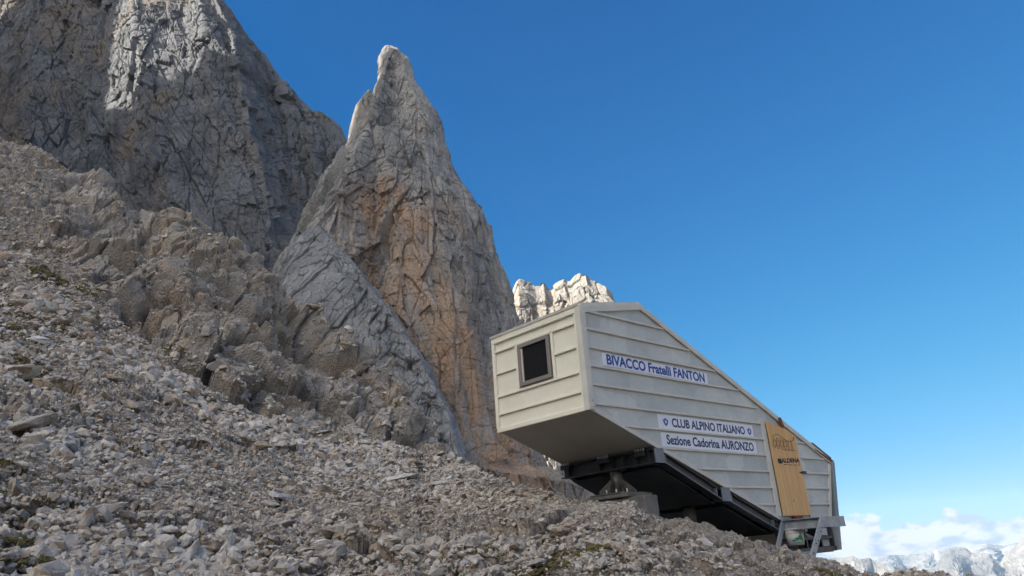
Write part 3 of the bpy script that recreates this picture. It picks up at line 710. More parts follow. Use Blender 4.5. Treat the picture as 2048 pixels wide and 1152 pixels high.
M_INK = plain('black print', (0.012, 0.01, 0.01), 0.6)
M_SCORCH = plain('brown print', (0.20, 0.115, 0.045), 0.7)
M_GREEN = plain('green print', (0.03, 0.22, 0.17), 0.5)
M_BUCKET = plain('white plastic', (0.55, 0.56, 0.54), 0.5)
M_RED = plain('red plastic', (0.16, 0.03, 0.022), 0.6)

gl, t_, b_ = new_mat('window glass')
b_.inputs['Base Color'].default_value = c3(0.012, 0.013, 0.014); b_.inputs['Roughness'].default_value = 0.06; b_.inputs['Specular IOR Level'].default_value = 0.35
M_GLASS = gl

wd, t_, b_ = new_mat('yellow plywood'); N = NT(t_)
co = N.n('ShaderNodeTexCoord').outputs['Object']
st = N.noise(N.scaled(co, (9, 9, 0.35)), 1.6, 6, 0.6, 0.5)
gr_ = N.noise(N.scaled(co, (40, 40, 1.0)), 1.4, 5, 0.6, 1.2)
col = N.mix(N.ramp(st, 0.34, 0.66), c3(0.58, 0.34, 0.145), c3(0.70, 0.45, 0.21))
col = N.mix(N.math('MULTIPLY', N.ramp(gr_, 0.5, 0.75), 0.35), col, c3(0.36, 0.19, 0.07))
vk = N.n('ShaderNodeTexVoronoi', {'Vector': N.scaled(co, (1, 1, 0.8)), 'Scale': 2.6}).outputs['Distance']
col = N.mix(N.math('SUBTRACT', 1.0, N.ramp(vk, 0.03, 0.09)), col, c3(0.25, 0.12, 0.04))
t_.links.new(col, b_.inputs['Base Color']); b_.inputs['Roughness'].default_value = 0.65
M_PLY = wd

# hut frame: u along the long side, v across, z up; origin at the top front corner
ORG = np.array([1.14312, 12.54001, 4.16993])
DS = np.array([math.sin(YAW), math.cos(YAW), 0]); DF = np.array([-math.cos(YAW), math.sin(YAW), 0])
HROT = math.pi / 2 - YAW
def hw(u, v, z): return ORG + DS * u + DF * v + np.array([0, 0, z])
def hut_empty(name, u, v, z):
    o = bpy.data.objects.new(name, None); link(o); o.location = hw(u, v, z); o.rotation_euler = (0, 0, HROT); o.empty_display_size = 0.3
    o['_b'] = (u, v, z); return o

class MB:
    """collects solid pieces given in hut coordinates"""
    def __init__(s): s.v = []; s.f = []
    def add(s, vs, fs):
        k = len(s.v); s.v += [tuple(map(float, p)) for p in vs]; s.f += [[i + k for i in f] for f in fs]; return s
    def box(s, u0, u1, v0, v1, z0, z1):
        return s.add([(u0, v0, z0), (u1, v0, z0), (u1, v1, z0), (u0, v1, z0), (u0, v0, z1), (u1, v0, z1), (u1, v1, z1), (u0, v1, z1)],
                     [(0, 3, 2, 1), (4, 5, 6, 7), (0, 1, 5, 4), (1, 2, 6, 5), (2, 3, 7, 6), (3, 0, 4, 7)])
    def prism(s, pts, a, b, axis='v'):
        """polygon in (u,z) pushed along v, or in (v,z) along u, or (u,v) along z"""
        n = len(pts)
        def mk(p, w): return (p[0], w, p[1]) if axis == 'v' else (w, p[0], p[1]) if axis == 'u' else (p[0], p[1], w)
        return s.add([mk(p, a) for p in pts] + [mk(p, b) for p in pts], [tuple(range(n)), tuple(range(2 * n - 1, n - 1, -1))] + [(i, i + n, (i + 1) % n + n, (i + 1) % n) for i in range(n)])
    def sweep(s, p0, p1, up, prof):
        p0 = np.array(p0, float); p1 = np.array(p1, float); d = p1 - p0; d /= np.linalg.norm(d)
        up = np.array(up, float); up -= d * (up @ d); up /= np.linalg.norm(up); sd = np.cross(d, up); n = len(prof)
        return s.add([p0 + sd * a + up * b for a, b in prof] + [p1 + sd * a + up * b for a, b in prof],
                     [tuple(range(n)), tuple(range(2 * n - 1, n - 1, -1))] + [(i, i + n, (i + 1) % n + n, (i + 1) % n) for i in range(n)])
    def ibeam(s, p0, p1, up, w, h, tf=0.016, tw=0.012):
        a, b, c = w / 2, h / 2, tw / 2
        return s.sweep(p0, p1, up, [(-a, -b), (a, -b), (a, -b + tf), (c, -b + tf), (c, b - tf), (a, b - tf), (a, b), (-a, b), (-a, b - tf), (-c, b - tf), (-c, -b + tf), (-a, -b + tf)])
    def bar(s, p0, p1, up, w, h): return s.sweep(p0, p1, up, [(-w / 2, -h / 2), (w / 2, -h / 2), (w / 2, h / 2), (-w / 2, h / 2)])
    def cyl(s, c, r0, r1, z0, z1, n=24):
        vs = [(c[0] + r0 * math.cos(2 * math.pi * i / n), c[1] + r0 * math.sin(2 * math.pi * i / n), z0) for i in range(n)] + [(c[0] + r1 * math.cos(2 * math.pi * i / n), c[1] + r1 * math.sin(2 * math.pi * i / n), z1) for i in range(n)]
        return s.add(vs, [tuple(range(n - 1, -1, -1)), tuple(range(n, 2 * n))] + [(i, (i + 1) % n, (i + 1) % n + n, i + n) for i in range(n)])
    def build(s, name, mat, root, parent=None, bevel=0.0):
        b = root['_b']; me = bpy.data.meshes.new(name)
        bm = bmesh.new()
        vs = [bm.verts.new((p[0] - b[0], p[1] - b[1], p[2] - b[2])) for p in s.v]
        for f in s.f:
            try: bm.faces.new([vs[i] for i in f])
            except ValueError: pass
        bmesh.ops.recalc_face_normals(bm, faces=bm.faces)
        if bevel: bmesh.ops.bevel(bm, geom=list(bm.edges), offset=bevel, segments=1, affect='EDGES', clamp_overlap=True)
        bm.to_mesh(me); bm.free(); me.materials.append(mat)
        return link(bpy.data.objects.new(name, me), parent or root)

hut = hut_empty('bivouac_hut', 5.4, 1.18, -4.43)
tag(hut, 'pale grey wedge shaped alpine shelter cantilevered over the scree on a dark steel frame', 'hut')
VW = 2.37
A, B, Cc, Dd, G, E_ = (0.03, -0.02), (1.72, 0.325), (8.42, -2.47), (7.86, -3.80), (0.05, -1.85), (5.62, -3.76)
poly = [A, B, Cc, Dd, E_, G]
# skins of the body (each a sheet with thickness)
MB().prism(poly, 0.0, 0.05).build('side_wall', M_SIDE, hut)
MB().prism(poly, VW - 0.05, VW).build('side_wall', M_SIDE, hut)
MB().box(0.035, 0.09, 0.05, VW - 0.05, -1.85, -0.03).build('front_wall', M_FRONT_LIT, hut)
def slab(p, q, th, v0, v1): 
    d = np.array([q[0] - p[0], q[1] - p[1]]); n = np.array([-d[1], d[0]]) / np.hypot(*d)
    return MB().prism([p, q, tuple(np.array(q) + n * th), tuple(np.array(p) + n * th)], v0, v1)
rf = slab((-0.03, 0.0), B, 0.05, -0.03, VW + 0.03).build('roof', M_TRIM, hut)
slab(B, (8.47, -2.482), 0.05, -0.03, VW + 0.03).build('roof', M_TRIM, hut)
MB().box(1.2, 1.5, 0.3, 0.42, 0.27, 0.345).build('lifting_lug', M_STEEL, hut, rf)
slab(E_, G, 0.04, 0.05, VW - 0.05)
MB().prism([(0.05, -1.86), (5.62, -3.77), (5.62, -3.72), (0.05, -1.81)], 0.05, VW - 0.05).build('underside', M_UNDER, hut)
# back: blue-grey sheet proud of the side, running down to the base box
MB().prism([(8.44, -2.46), (8.56, -2.50), (8.00, -4.46), (7.88, -4.46)], -0.06, VW + 0.06).build('back_wall', M_BACK, hut)
MB().prism([(7.72, -2.205), (8.54, -2.46), (8.54, -2.53), (8.46, -2.53), (7.72, -2.23)], -0.035, -0.055).build('ridge_sheet', M_RUST, hut)
MB().prism([(7.72, -2.06), (8.50, -2.385), (8.50, -2.43), (7.72, -2.11)], -0.03, 1.2).build('roof_sheet', M_RUST, hut)
# base box under the entrance
bb = MB()
bb.box(5.45, 7.90, 0.02, 0.09, -4.20, -4.15); bb.box(5.45, 7.92, 0.0, 0.09, -4.47, -4.37)
for u in (5.46, 6.62, 7.3, 7.84): bb.box(u, u + 0.05, 0.025, 0.08, -4.37, -3.80)
bb.build('base_frame', M_STEEL, hut)
MB().box(5.47, 7.88, 0.9, 0.95, -4.40, -3.80).build('base_panel', M_UNDER, hut)
for (u0, u1, z0, z1) in ((6.5, 6.62, -4.13, -3.86), (6.68, 6.9, -4.02, -3.84), (7.36, 7.8, -4.13, -3.86), (7.4, 7.8, -4.36, -4.22), (5.55, 5.8, -4.14, -3.9)):
    MB().box(u0, u1, 0.10, 0.13, z0, z1).build('base_panel', M_SIDE, hut)
MB().box(5.45, 7.90, 0.09, VW, -4.49, -4.44).build('base_panel', M_STEEL, hut)
mbx = MB(); mbx.sweep((6.65, 0.16, -4.02), (7.1, 0.10, -4.19), (0, 0, 1), [(-.03, -.03), (.03, -.03), (.03, .03), (-.03, .03)]); mbx.build('brace', M_GALV, hut)

# edge trims on the near side
def line_trim(p, q, w, out, name='edge_trim', below=True):
    p = np.array(p, float); q = np.array(q, float); d = (q - p) / np.hypot(*(q - p)); n = np.array([d[1], -d[0]]) * (1 if below else -1)
    return MB().prism([tuple(p), tuple(q), tuple(q + n * w), tuple(p + n * w)], -out, 0.0).build(name, M_TRIM, hut, bevel=0.006)
line_trim((0.0, 0.0), (1.735, 0.345), 0.13, 0.045)
line_trim((1.735, 0.345), (8.46, -2.455), 0.10, 0.05)
line_trim((8.40, -2.56), (7.88, -3.79), 0.10, 0.04)
line_trim((0.08, -1.80), (5.62, -3.70), 0.075, 0.03)
MB().box(5.50, 5.66, -0.045, 0, -3.70, -1.62).build('door_frame', M_TRIM, hut, bevel=0.006)
MB().box(6.90, 6.97, -0.035, 0, -3.74, -2.02).build('door_frame', M_TRIM, hut, bevel=0.006)
# corner post
cp = MB(); cp.box(0.02, 0.125, -0.055, 0.0, -1.86, 0.03); cp.box(-0.02, 0.035, -0.05, 0.075, -1.87, 0.02)
cpo = cp.build('corner_post', M_TRIM, hut, bevel=0.006)
for z in (-1.80, -1.70): MB().box(0.05, 0.085, -0.075, -0.055, z - 0.02, z + 0.02).build('bolt', M_TRIM, hut, cpo, bevel=0.004)

def roof_z(u): return 0.345 + (1.735 - u) * 0.4164 if u > 1.735 else 0.345 * u / 1.735
def under_u(z): return 0.05 + (-1.85 - z) / 0.343           # where the sloping bottom reaches this height
LV = [-0.074, -0.41, -0.75, -1.085, -1.42, -1.76, -2.10, -2.445, -2.785, -3.12, -3.465]
def u_roof(z): return 1.735 + (0.345 - z - 0.13) / 0.4164 
def batten(u0, u1, z, name='batten'):
    # L-shaped strip: a cap that throws a thin shadow below
    MB().prism([(u0, z + 0.026), (u1, z + 0.026), (u1, z - 0.012), (u0, z - 0.012)], -0.042, 0.0).build(name, M_TRIM, hut, bevel=0.005)
for z in LV:
    u0 = 0.127 if z > -1.85 else under_u(z) + 0.12
    u1 = min(5.50, u_roof(z))
    if z < -2.40: u0 = max(u0, 1.93)
    batten(u0, u1, z)
    if z < -1.9:
        v1 = min(7.88 + (z + 3.79) * 0.425 - 0.12, u_roof(z))
        if v1 > 7.05: batten(6.97, v1, z)
# front face
def fbox(v0, v1, z0, z1, out, name, mat=None, bev=0.005): return MB().box(0.035 - out, 0.035, v0, v1, z0, z1).build(name, mat or M_TRIM, hut, bevel=bev)
M_FTRIM_LIT = weathered('lit cream trim', (0.81, 0.775, 0.655), (0.77, 0.735, 0.625), 3.0, 0.6, 0.3, bump=0.08)  # brighter copy of the side trim, with the front's light put into its colour
fbox(0.075, VW + 0.02, -0.11, 0.02, 0.05, 'edge_trim', M_FTRIM_LIT)
fbox(0.075, VW, -1.87, -1.79, 0.05, 'edge_trim', M_FTRIM_LIT)
fbox(VW - 0.06, VW + 0.02, -1.79, -0.11, 0.045, 'edge_trim', M_FTRIM_LIT)
fbox(0.075, 0.13, -1.79, -0.11, 0.04, 'edge_trim', M_FTRIM_LIT)
fbox(1.66, 1.72, -1.20, -0.26, 0.042, 'batten', M_FTRIM_LIT); fbox(0.69, 0.75, -1.20, -0.26, 0.042, 'batten', M_FTRIM_LIT)
fbox(0.13, VW - 0.06, -0.305, -0.26, 0.042, 'batten', M_FTRIM_LIT)
for z in (-0.725,):
    fbox(1.72, VW - 0.06, z - 0.02, z + 0.025, 0.038, 'batten', M_FTRIM_LIT); fbox(0.13, 0.69, z - 0.02, z + 0.025, 0.038, 'batten', M_FTRIM_LIT)
for z in (-1.18, -1.525): fbox(0.13, VW - 0.06, z - 0.02, z + 0.025, 0.038, 'batten', M_FTRIM_LIT)
# window
wf = MB(); F0, F1_, F2_, F3 = 0.775, 1.635, -1.125, -0.315
wf.box(-0.03, 0.034, F0, F1_, F3 - 0.075, F3); wf.box(-0.03, 0.034, F0, F1_, F2_, F2_ + 0.075)
wf.box(-0.03, 0.034, F0, F0 + 0.08, F2_ + 0.075, F3 - 0.075); wf.box(-0.03, 0.034, F1_ - 0.08, F1_, F2_ + 0.075, F3 - 0.075)
win = wf.build('window', M_FRAME, hut, bevel=0.005)
MB().box(0.012, 0.03, F0 + 0.08, F1_ - 0.08, F2_ + 0.075, F3 - 0.075).build('pane', M_GLASS, hut, win)
MB().box(-0.01, 0.012, F1_ - 0.115, F1_ - 0.08, F2_ + 0.075, F3 - 0.075).build('sash', M_TRIM, hut, win)

# sheets of writing
def text_mesh(body, mat, u0, u1, z0, z1, out, parent, tilt=0.0, name='lettering', bold=0.0):
    cu = bpy.data.curves.new(name, 'FONT'); cu.body = body; cu.size = 1.0; cu.extrude = 0.004; cu.offset = bold; cu.resolution_u = 4
    ob = bpy.data.objects.new(name, cu); SC.collection.objects.link(ob)
    dg = bpy.context.evaluated_depsgraph_get(); me = bpy.data.meshes.new_from_object(ob.evaluated_get(dg))
    bpy.data.objects.remove(ob)
    co = np.empty(len(me.vertices) * 3, np.float32); me.vertices.foreach_get('co', co); co = co.reshape(-1, 3)
    x0, x1, y0, y1 = co[:, 0].min(), co[:, 0].max(), co[:, 1].min(), co[:, 1].max()
    b = hut['_b']; w = np.empty_like(co)
    w[:, 0] = u0 + (co[:, 0] - x0) / (x1 - x0) * (u1 - u0)
    w[:, 2] = z0 + (co[:, 1] - y0) / (y1 - y0) * (z1 - z0) + tilt * (w[:, 0] - u0)
    w[:, 1] = -out - 0.0015 - co[:, 2] * 0.2
    w -= np.array(b, np.float32); me.vertices.foreach_set('co', w.ravel()); me.update()
    me.materials.clear(); me.materials.append(mat); me.name = name
    return link(bpy.data.objects.new(name, me), parent)
def banner(u0, u1, zl0, zl1, zr0, zr1, label):
    o = MB().prism([(u0, zl0), (u1, zr0), (u1, zr1), (u0, zl1)], -0.006, -0.001).build('sign_board', M_BANNER, hut); o['label'] = label; return o
s1 = banner(0.50, 3.755, -1.022, -0.795, -1.05, -0.822, 'white banner lettered in bright blue, alone near the window end')
text_mesh('BIVACCO Fratelli FANTON', M_BLUE, 0.62, 3.655, -1.003, -0.806, 0.006, s1, -0.009, bold=0.032)
s2 = banner(1.885, 5.18, -2.068, -1.803, -2.08, -1.812, 'white banner in navy with a small emblem at each end')
text_mesh('CLUB ALPINO ITALIANO', M_NAVY, 2.31, 4.85, -2.022, -1.848, 0.006, s2, -0.004, bold=0.027)
s3 = banner(1.915, 5.20, -2.40, -2.138, -2.415, -2.187 + 0.03, 'white banner in navy just below the emblem banner')
text_mesh('Sezione Cadorina AURONZO', M_NAVY, 2.07, 5.09, -2.355, -2.172, 0.006, s3, -0.005, bold=0.027)
def emblem(u, z):
    # small blue crest: spread wings, pointed shield, white star
    e = MB().prism([(u - 0.085, z + 0.055), (u - 0.05, z + 0.03), (u - 0.03, z + 0.06), (u, z + 0.075), (u + 0.03, z + 0.06), (u + 0.05, z + 0.03), (u + 0.085, z + 0.055), (u + 0.07, z - 0.01), (u + 0.05, z - 0.045), (u, z - 0.085), (u - 0.05, z - 0.045), (u - 0.07, z - 0.01)], -0.0085, -0.0065).build('emblem', M_EMB, hut, s2)
    pts = []
    for k in range(10):
        r = 0.042 if k % 2 == 0 else 0.018; a = math.pi / 2 + k * math.pi / 5
        pts.append((u + r * math.cos(a), z + r * math.sin(a)))
    MB().prism(pts, -0.0105, -0.009).build('emblem', M_EMBW, hut, s2)
    return e
emblem(2.12, -1.935); emblem(5.03, -1.95)

# boarded door
door = MB().prism([(5.69, -1.70), (6.18, -1.775), (6.55, -1.84), (6.84, -1.95), (6.88, -3.695), (5.70, -3.695)], -0.075, -0.045).build('door', M_PLY, hut, bevel=0.004)
door['label'] = 'yellow plywood sheet closing the doorway, printed in black'
text_mesh('ALDENA', M_INK, 6.01, 6.83, -2.592, -2.492, 0.075, door, 0.04, bold=0.045)
MB().box(5.865, 6.02, -0.079, -0.076, -2.605, -2.50).build('lettering', M_INK, hut, door)
for k0, k1 in ((0, 4), (5, 9), (10, 14)):
    MB().box(6.09 + k0 * 0.042, 6.09 + k1 * 0.042 - 0.012, -0.079, -0.076, -2.628, -2.616).build('lettering', M_INK, hut, door)
# scribbled outline letters with a swoop, above the print
sw = []
def stroke(pts, w=0.012):
    sk = MB()
    for a, b in zip(pts[:-1], pts[1:]):
        d = np.array([b[0] - a[0], b[1] - a[1]]); L = np.hypot(*d)
        if L < 1e-5: continue
        n = np.array([-d[1], d[0]]) / L * w / 2
        sk.prism([tuple(np.array(a) - n), tuple(np.array(b) - n), tuple(np.array(b) + n), tuple(np.array(a) + n)], -0.079, -0.076)
    sk.build('lettering', M_SCORCH, hut, door)
for k, (x, hgt) in enumerate(((5.86, 0.2), (6.0, 0.24), (6.16, 0.26), (6.31, 0.22))):
    stroke([(x + 0.065 * math.cos(t) * (1 + 0.2 * math.sin(2 * t)), -2.17 + hgt / 2 * math.sin(t)) for t in np.linspace(0, 2 * math.pi, 15)])
    stroke([(x + 0.035 * math.cos(t), -2.17 + hgt / 3.4 * math.sin(t)) for t in np.linspace(0.4, 5.6, 11)], 0.009)
for x in (6.42, 6.47, 6.57, 6.62): stroke([(x, -2.07), (x + 0.01, -2.29)])
stroke([(5.80 + t, -2.04 + 0.07 * math.sin(t * 6.5)) for t in np.linspace(0, 0.95, 20)])
stroke([(6.2, -2.30), (6.72, -2.30)], 0.016)
dt = MB(); dt.prism([(6.745 + 0.022 * math.cos(a), -2.02 + 0.022 * math.sin(a)) for a in np.linspace(0, 2 * math.pi, 11)[:-1]], -0.079, -0.076); dt.build('lettering', M_INK, hut, door)
hd = MB(); hd.box(6.72, 6.88, -0.10, -0.075, -2.795, -2.765); hd.box(6.80, 6.97, -0.115, -0.09, -2.81, -2.75); hd.build('latch', M_STEEL, hut, door, bevel=0.004)
MB().box(6.1, 6.42, -0.11, -0.03, -3.755, -3.70).build('threshold_block', M_RED, hut)
MB().bar((6.30, -0.06, -1.585), (6.385, -0.06, -1.80), (1, 0, 0.2), 0.06, 0.075).build('post', M_RUST, hut)

# ----- steel frame under the hut
fr = hut_empty('steel_frame', 3.5, 1.0, -3.7)
tag(fr, 'dark steel frame of cross beams and sloping girders under the pale hut', 'frame')
def cross(u, zt, w, h, stiff, clips, plate=True):
    m_ = MB(); m_.ibeam((u, -0.0, zt - h / 2), (u, VW, zt - h / 2), (0, 0, 1), w, h)
    b = m_.build('beam', M_STEEL, fr)
    for v in stiff: MB().box(u - w / 2, u + w / 2, v - 0.008, v + 0.008, zt - h + 0.016, zt - 0.016).build('stiffener', M_STEEL, fr, b)
    for v, n in clips:
        MB().box(u - w / 2 - 0.035, u - w / 2 - 0.004, v - 0.06 * n / 2, v + 0.06 * n / 2, zt - 0.10, zt - 0.01).build('clip_plate', M_STEEL, fr, b)
        for k in range(n):
            vv = v - 0.06 * n / 2 + 0.06 * (k + 0.5)
            MB().cyl((u - w / 2 - 0.022, vv), 0.010, 0.010, zt - 0.012, zt + 0.035, 8).build('bolt', M_BOLT, fr, b)
    if plate:
        MB().box(u - w / 2 - 0.01, u + w / 2 + 0.01, -0.055, -0.04, zt - h - 0.005, zt + 0.005).build('end_plate', M_PLATE, fr, b)
    return b
cross(1.735, -2.45, 0.25, 0.25, (0.12, 0.42, 0.72, 1.0, 1.32, 2.15), ((0.28, 4), (1.18, 5), (2.2, 4)))
cross(3.69, -3.13, 0.28, 0.25, (0.3, 0.7, 1.1), ())
cross(5.50, -3.76, 0.22, 0.28, (0.3, 0.7, 1.1), (), False)
for v in (0.05, 1.18, VW - 0.05):
    for p, q in (((1.86, -2.545), (3.55, -3.215)), ((3.83, -3.255), (5.45, -3.83))):
        g_ = MB(); g_.ibeam((p[0], v, p[1] - 0.04), (q[0], v, q[1] - 0.04), (0, 0, 1), 0.14, 0.19, 0.014, 0.01)
        girder = g_.build('girder', M_STEEL, fr)
        if v < 0.1:
            for k in (0.05, 0.93):
                c = np.array(p) + (np.array(q) - np.array(p)) * k
                MB().box(c[0] - 0.012, c[0] + 0.012, v - 0.068, v + 0.06, c[1] - 0.11, c[1] + 0.03).build('stiffener', M_PLATE, fr, girder)
            MB().prism([(p[0], p[1] - 0.122), (q[0], q[1] - 0.122), (q[0], q[1] - 0.142), (p[0], p[1] - 0.142)], v - 0.09, v + 0.09).build('flange', M_PLATE, fr, girder)
# dark sheeting on the lower side of the girders
MB().prism([(1.9, -2.745), (3.55, -3.405), (3.55, -3.42), (1.9, -2.76)], 0.16, VW - 0.05).build('floor_sheet', M_STEEL, fr)
MB().prism([(3.84, -3.46), (5.40, -4.02), (5.40, -4.035), (3.84, -3.475)], 0.16, VW - 0.05).build('floor_sheet', M_STEEL, fr)

def pillar(u, v, zt, zb, base):
    o = MB().cyl((u, v), 0.118, 0.118, zb, zt, 32).build('pillar', M_TUBE, fr)
    for p in o.data.polygons: p.use_smooth = len(p.vertices) == 4
    MB().box(u - 0.17, u + 0.17, v - 0.17, v + 0.17, zt, zt + 0.02).build('cap_plate', M_STEEL, fr, o)
    if base:
        MB().box(u - 0.38, u + 0.38, v - 0.38, v + 0.38, zb - 0.025, zb).build('base_plate', M_TUBE, fr, o)
        for k in range(8):
            a = k * math.pi / 4 + 0.2; c, s_ = math.cos(a), math.sin(a); t = np.array([-s_, c]) * 0.008
            pr = [(0.115, 0.0), (0.36, 0.0), (0.36, 0.06), (0.115, 0.27)]
            vs = [(u + c * r + t[0] * sg, v + s_ * r + t[1] * sg, zb + zz) for sg in (-1, 1) for r, zz in pr]
            MB().add(vs, [(0, 1, 2, 3), (7, 6, 5, 4), (0, 4, 5, 1), (1, 5, 6, 2), (2, 6, 7, 3), (3, 7, 4, 0)]).build('gusset', M_TUBE, fr, o)
            a2_ = a + math.pi / 8
            if k % 2 == 0 or True: MB().cyl((u + 0.27 * math.cos(a2_), v + 0.27 * math.sin(a2_)), 0.014, 0.014, zb, zb + 0.075, 8).build('bolt', M_BOLT, fr, o)
    return o
pillar(1.735, 1.02, -2.72, -3.14, True)
pillar(3.69, 0.86, -3.40, -4.3, False)
pillar(5.50, 1.0, -4.06, -5.4, False)

ft = hut_empty('concrete_footing', 1.735, 0.8, -3.8)
tag(ft, 'grey concrete block half buried in scree under the front steel pillar', 'footing')
MB().box(1.42, 1.80, 0.16, 1.45, -4.2, -3.245).build('block', M_CONC, ft, bevel=0.02)
MB().box(1.36, 2.1, 0.5, 1.5, -3.24, -3.168).build('levelling_pad', M_CONC, ft, bevel=0.012)

# ----- galvanised landing and its ladder legs in front of the boarded door
pf = hut_empty('entry_platform', 6.2, -0.4, -4.6)
tag(pf, 'galvanised steel landing on slanting legs in front of the plywood door', 'platform')
def chan(p0, p1, h, w, side, name, mat=M_GALV):
    a = w * side
    return MB().sweep(p0, p1, (0, 0, 1), [(0, -h / 2), (a, -h / 2), (a, -h / 2 + 0.012), (0.012 * side, -h / 2 + 0.012), (0.012 * side, h / 2 - 0.012), (a, h / 2 - 0.012), (a, h / 2), (0, h / 2)]).build(name, mat, pf)
chan((5.70, -0.02, -3.88), (5.70, -0.85, -3.88), 0.20, 0.08, 1, 'beam')
chan((5.66, -0.86, -3.88), (6.72, -0.86, -3.88), 0.20, 0.08, -1, 'beam')
chan((6.70, -0.84, -3.88), (6.70, -0.05, -3.88), 0.20, 0.08, 1, 'beam')
MB().box(5.72, 6.68, -0.84, -0.07, -3.80, -3.775).build('deck', M_GALV, pf)
def leg_bar(v):
    o = MB().sweep((5.76, v, -3.80), (4.86, v, -4.66), (0, 1, 0), [(-0.075, -0.02), (0.075, -0.02), (0.075, 0.02), (-0.075, 0.02)]).build('leg', M_GALV, pf, bevel=0.004)
    for k in (0.22, 0.3, 0.5, 0.55, 0.75):
        c = np.array([5.76, v, -3.80]) * (1 - k) + np.array([4.86, v, -4.66]) * k; e_ = 0.035 if int(k * 100) % 2 == 0 else -0.03
        MB().box(c[0] + e_ - 0.012, c[0] + e_ + 0.012, v - 0.032, v - 0.02, c[2] - 0.012, c[2] + 0.012).build('bolt', M_STEEL, pf, o)
    return o
leg_bar(-0.87)
lb = MB().sweep((5.70, -0.03, -3.80), (5.02, -0.03, -4.62), (0, 1, 0), [(-0.06, -0.02), (0.06, -0.02), (0.06, 0.02), (-0.06, 0.02)]).build('leg', M_GALV, pf, bevel=0.004)
MB().box(5.02, 5.22, -0.85, -0.05, -4.46, -4.41).build('step', M_GALV, pf, bevel=0.004)

bk = hut_empty('bucket', 5.83, -0.15, -4.285)
tag(bk, 'white plastic bucket with green print hanging under the landing', 'bucket')
bu, bv = 5.83, -0.15
m_ = MB().cyl((bu, bv), 0.165, 0.20, -4.285, -3.99, 32); bo = m_.build('body', M_BUCKET, bk)
for p in bo.data.polygons: p.use_smooth = len(p.vertices) == 4
MB().cyl((bu, bv), 0.213, 0.213, -3.99, -3.955, 32).build('rim', M_BUCKET, bk); MB().cyl((bu, bv), 0.208, 0.208, -4.045, -4.03, 32).build('rim', M_BUCKET, bk)
pr_ = MB()
def on_bucket(pts):
    vs = []
    for off in (0.001, 0.004):
        for s_, z in pts:
            r = 0.165 + 0.035 * (z + 4.285) / 0.295 + off; a = math.radians(-138) + s_ / r
            vs.append((bu + r * math.cos(a), bv + r * math.sin(a), z))
    n = len(pts); pr_.add(vs, [tuple(range(n)), tuple(range(2 * n - 1, n - 1, -1))] + [(i, i + n, (i + 1) % n + n, (i + 1) % n) for i in range(n)])
for cx, cz, rx, rz in ((0.07, -4.14, 0.045, 0.05), (0.0, -4.165, 0.05, 0.03), (-0.07, -4.19, 0.035, 0.02), (0.115, -4.18, 0.03, 0.035), (0.075, -4.08, 0.014, 0.03)):
    on_bucket([(cx + rx * math.cos(a) * (1 + 0.25 * math.sin(3 * a)), cz + rz * math.sin(a)) for a in np.linspace(0, 2 * math.pi, 13)[:-1]])
for k in range(9): on_bucket([(-0.09 + k * 0.024, -4.245), (-0.074 + k * 0.024, -4.245), (-0.074 + k * 0.024, -4.232), (-0.09 + k * 0.024, -4.232)])
pr_.build('print', M_GREEN, bk)
for o_ in (hut, fr, ft, pf, bk): del o_['_b']

# ================================================================= STONES
def hull_variants(n, seed, flat=(0.42, 0.75)):
    out = []; r = np.random.default_rng(seed)
    for k in range(n):
        pts = r.normal(size=(int(r.integers(9, 16)), 3)); pts /= np.linalg.norm(pts, axis=1, keepdims=True); pts *= r.uniform(0.75, 1.1, (len(pts), 1))
        pts *= np.array([1.0, r.uniform(0.6, 0.95), r.uniform(*flat)])
        bm = bmesh.new()
        for p in pts: bm.verts.new(p)
        res = bmesh.ops.convex_hull(bm, input=list(bm.verts))
        bmesh.ops.delete(bm, geom=[e for e in res['geom_interior'] if isinstance(e, bmesh.types.BMVert)], context='VERTS')
        bmesh.ops.triangulate(bm, faces=list(bm.faces)); bm.verts.index_update()
        out.append((np.array([v.co for v in bm.verts], np.float32), np.array([[v.index for v in f.verts] for f in bm.faces], np.int32)))
        bm.free()
    return out
def rot_mats(n, r, tilt=0.42):
    a = r.uniform(0, 2 * math.pi, n); b = r.normal(0, tilt, n); c = r.normal(0, tilt, n)
    ca, sa, cb, sb, cc, sc_ = np.cos(a), np.sin(a), np.cos(b), np.sin(b), np.cos(c), np.sin(c); z = np.zeros(n); o = np.ones(n)
    Rz = np.stack([ca, -sa, z, sa, ca, z, z, z, o], -1).reshape(n, 3, 3); Rx = np.stack([o, z, z, z, cb, -sb, z, sb, cb], -1).reshape(n, 3, 3)
    Ry = np.stack([cc, z, sc_, z, o, z, -sc_, z, cc], -1).reshape(n, 3, 3)
    return Rx @ Ry @ Rz
TN = grid_normals(TERR); TN *= np.sign(TN[..., 2:3] + 1e-9)
jin = np.where((az > -42) & (az < 30))[0]
EL = np.degrees(np.arctan2(TERR[..., 2], np.hypot(TERR[..., 0], TERR[..., 1])))
ifront = (rr > 2.6) & (rr < 72)
fines = sstep(0.50, 0.62, fbm(TERR * np.array([1, 1, 0.7], np.float32), 2.6, 4, 901, 0.55) + 0.5)
coarse = np.interp(fbm(TERR, 4.0, 3, 911) + 0.5, [0.3, 0.5, 0.62, 0.75], [0.65, 0.85, 1.15, 1.45])
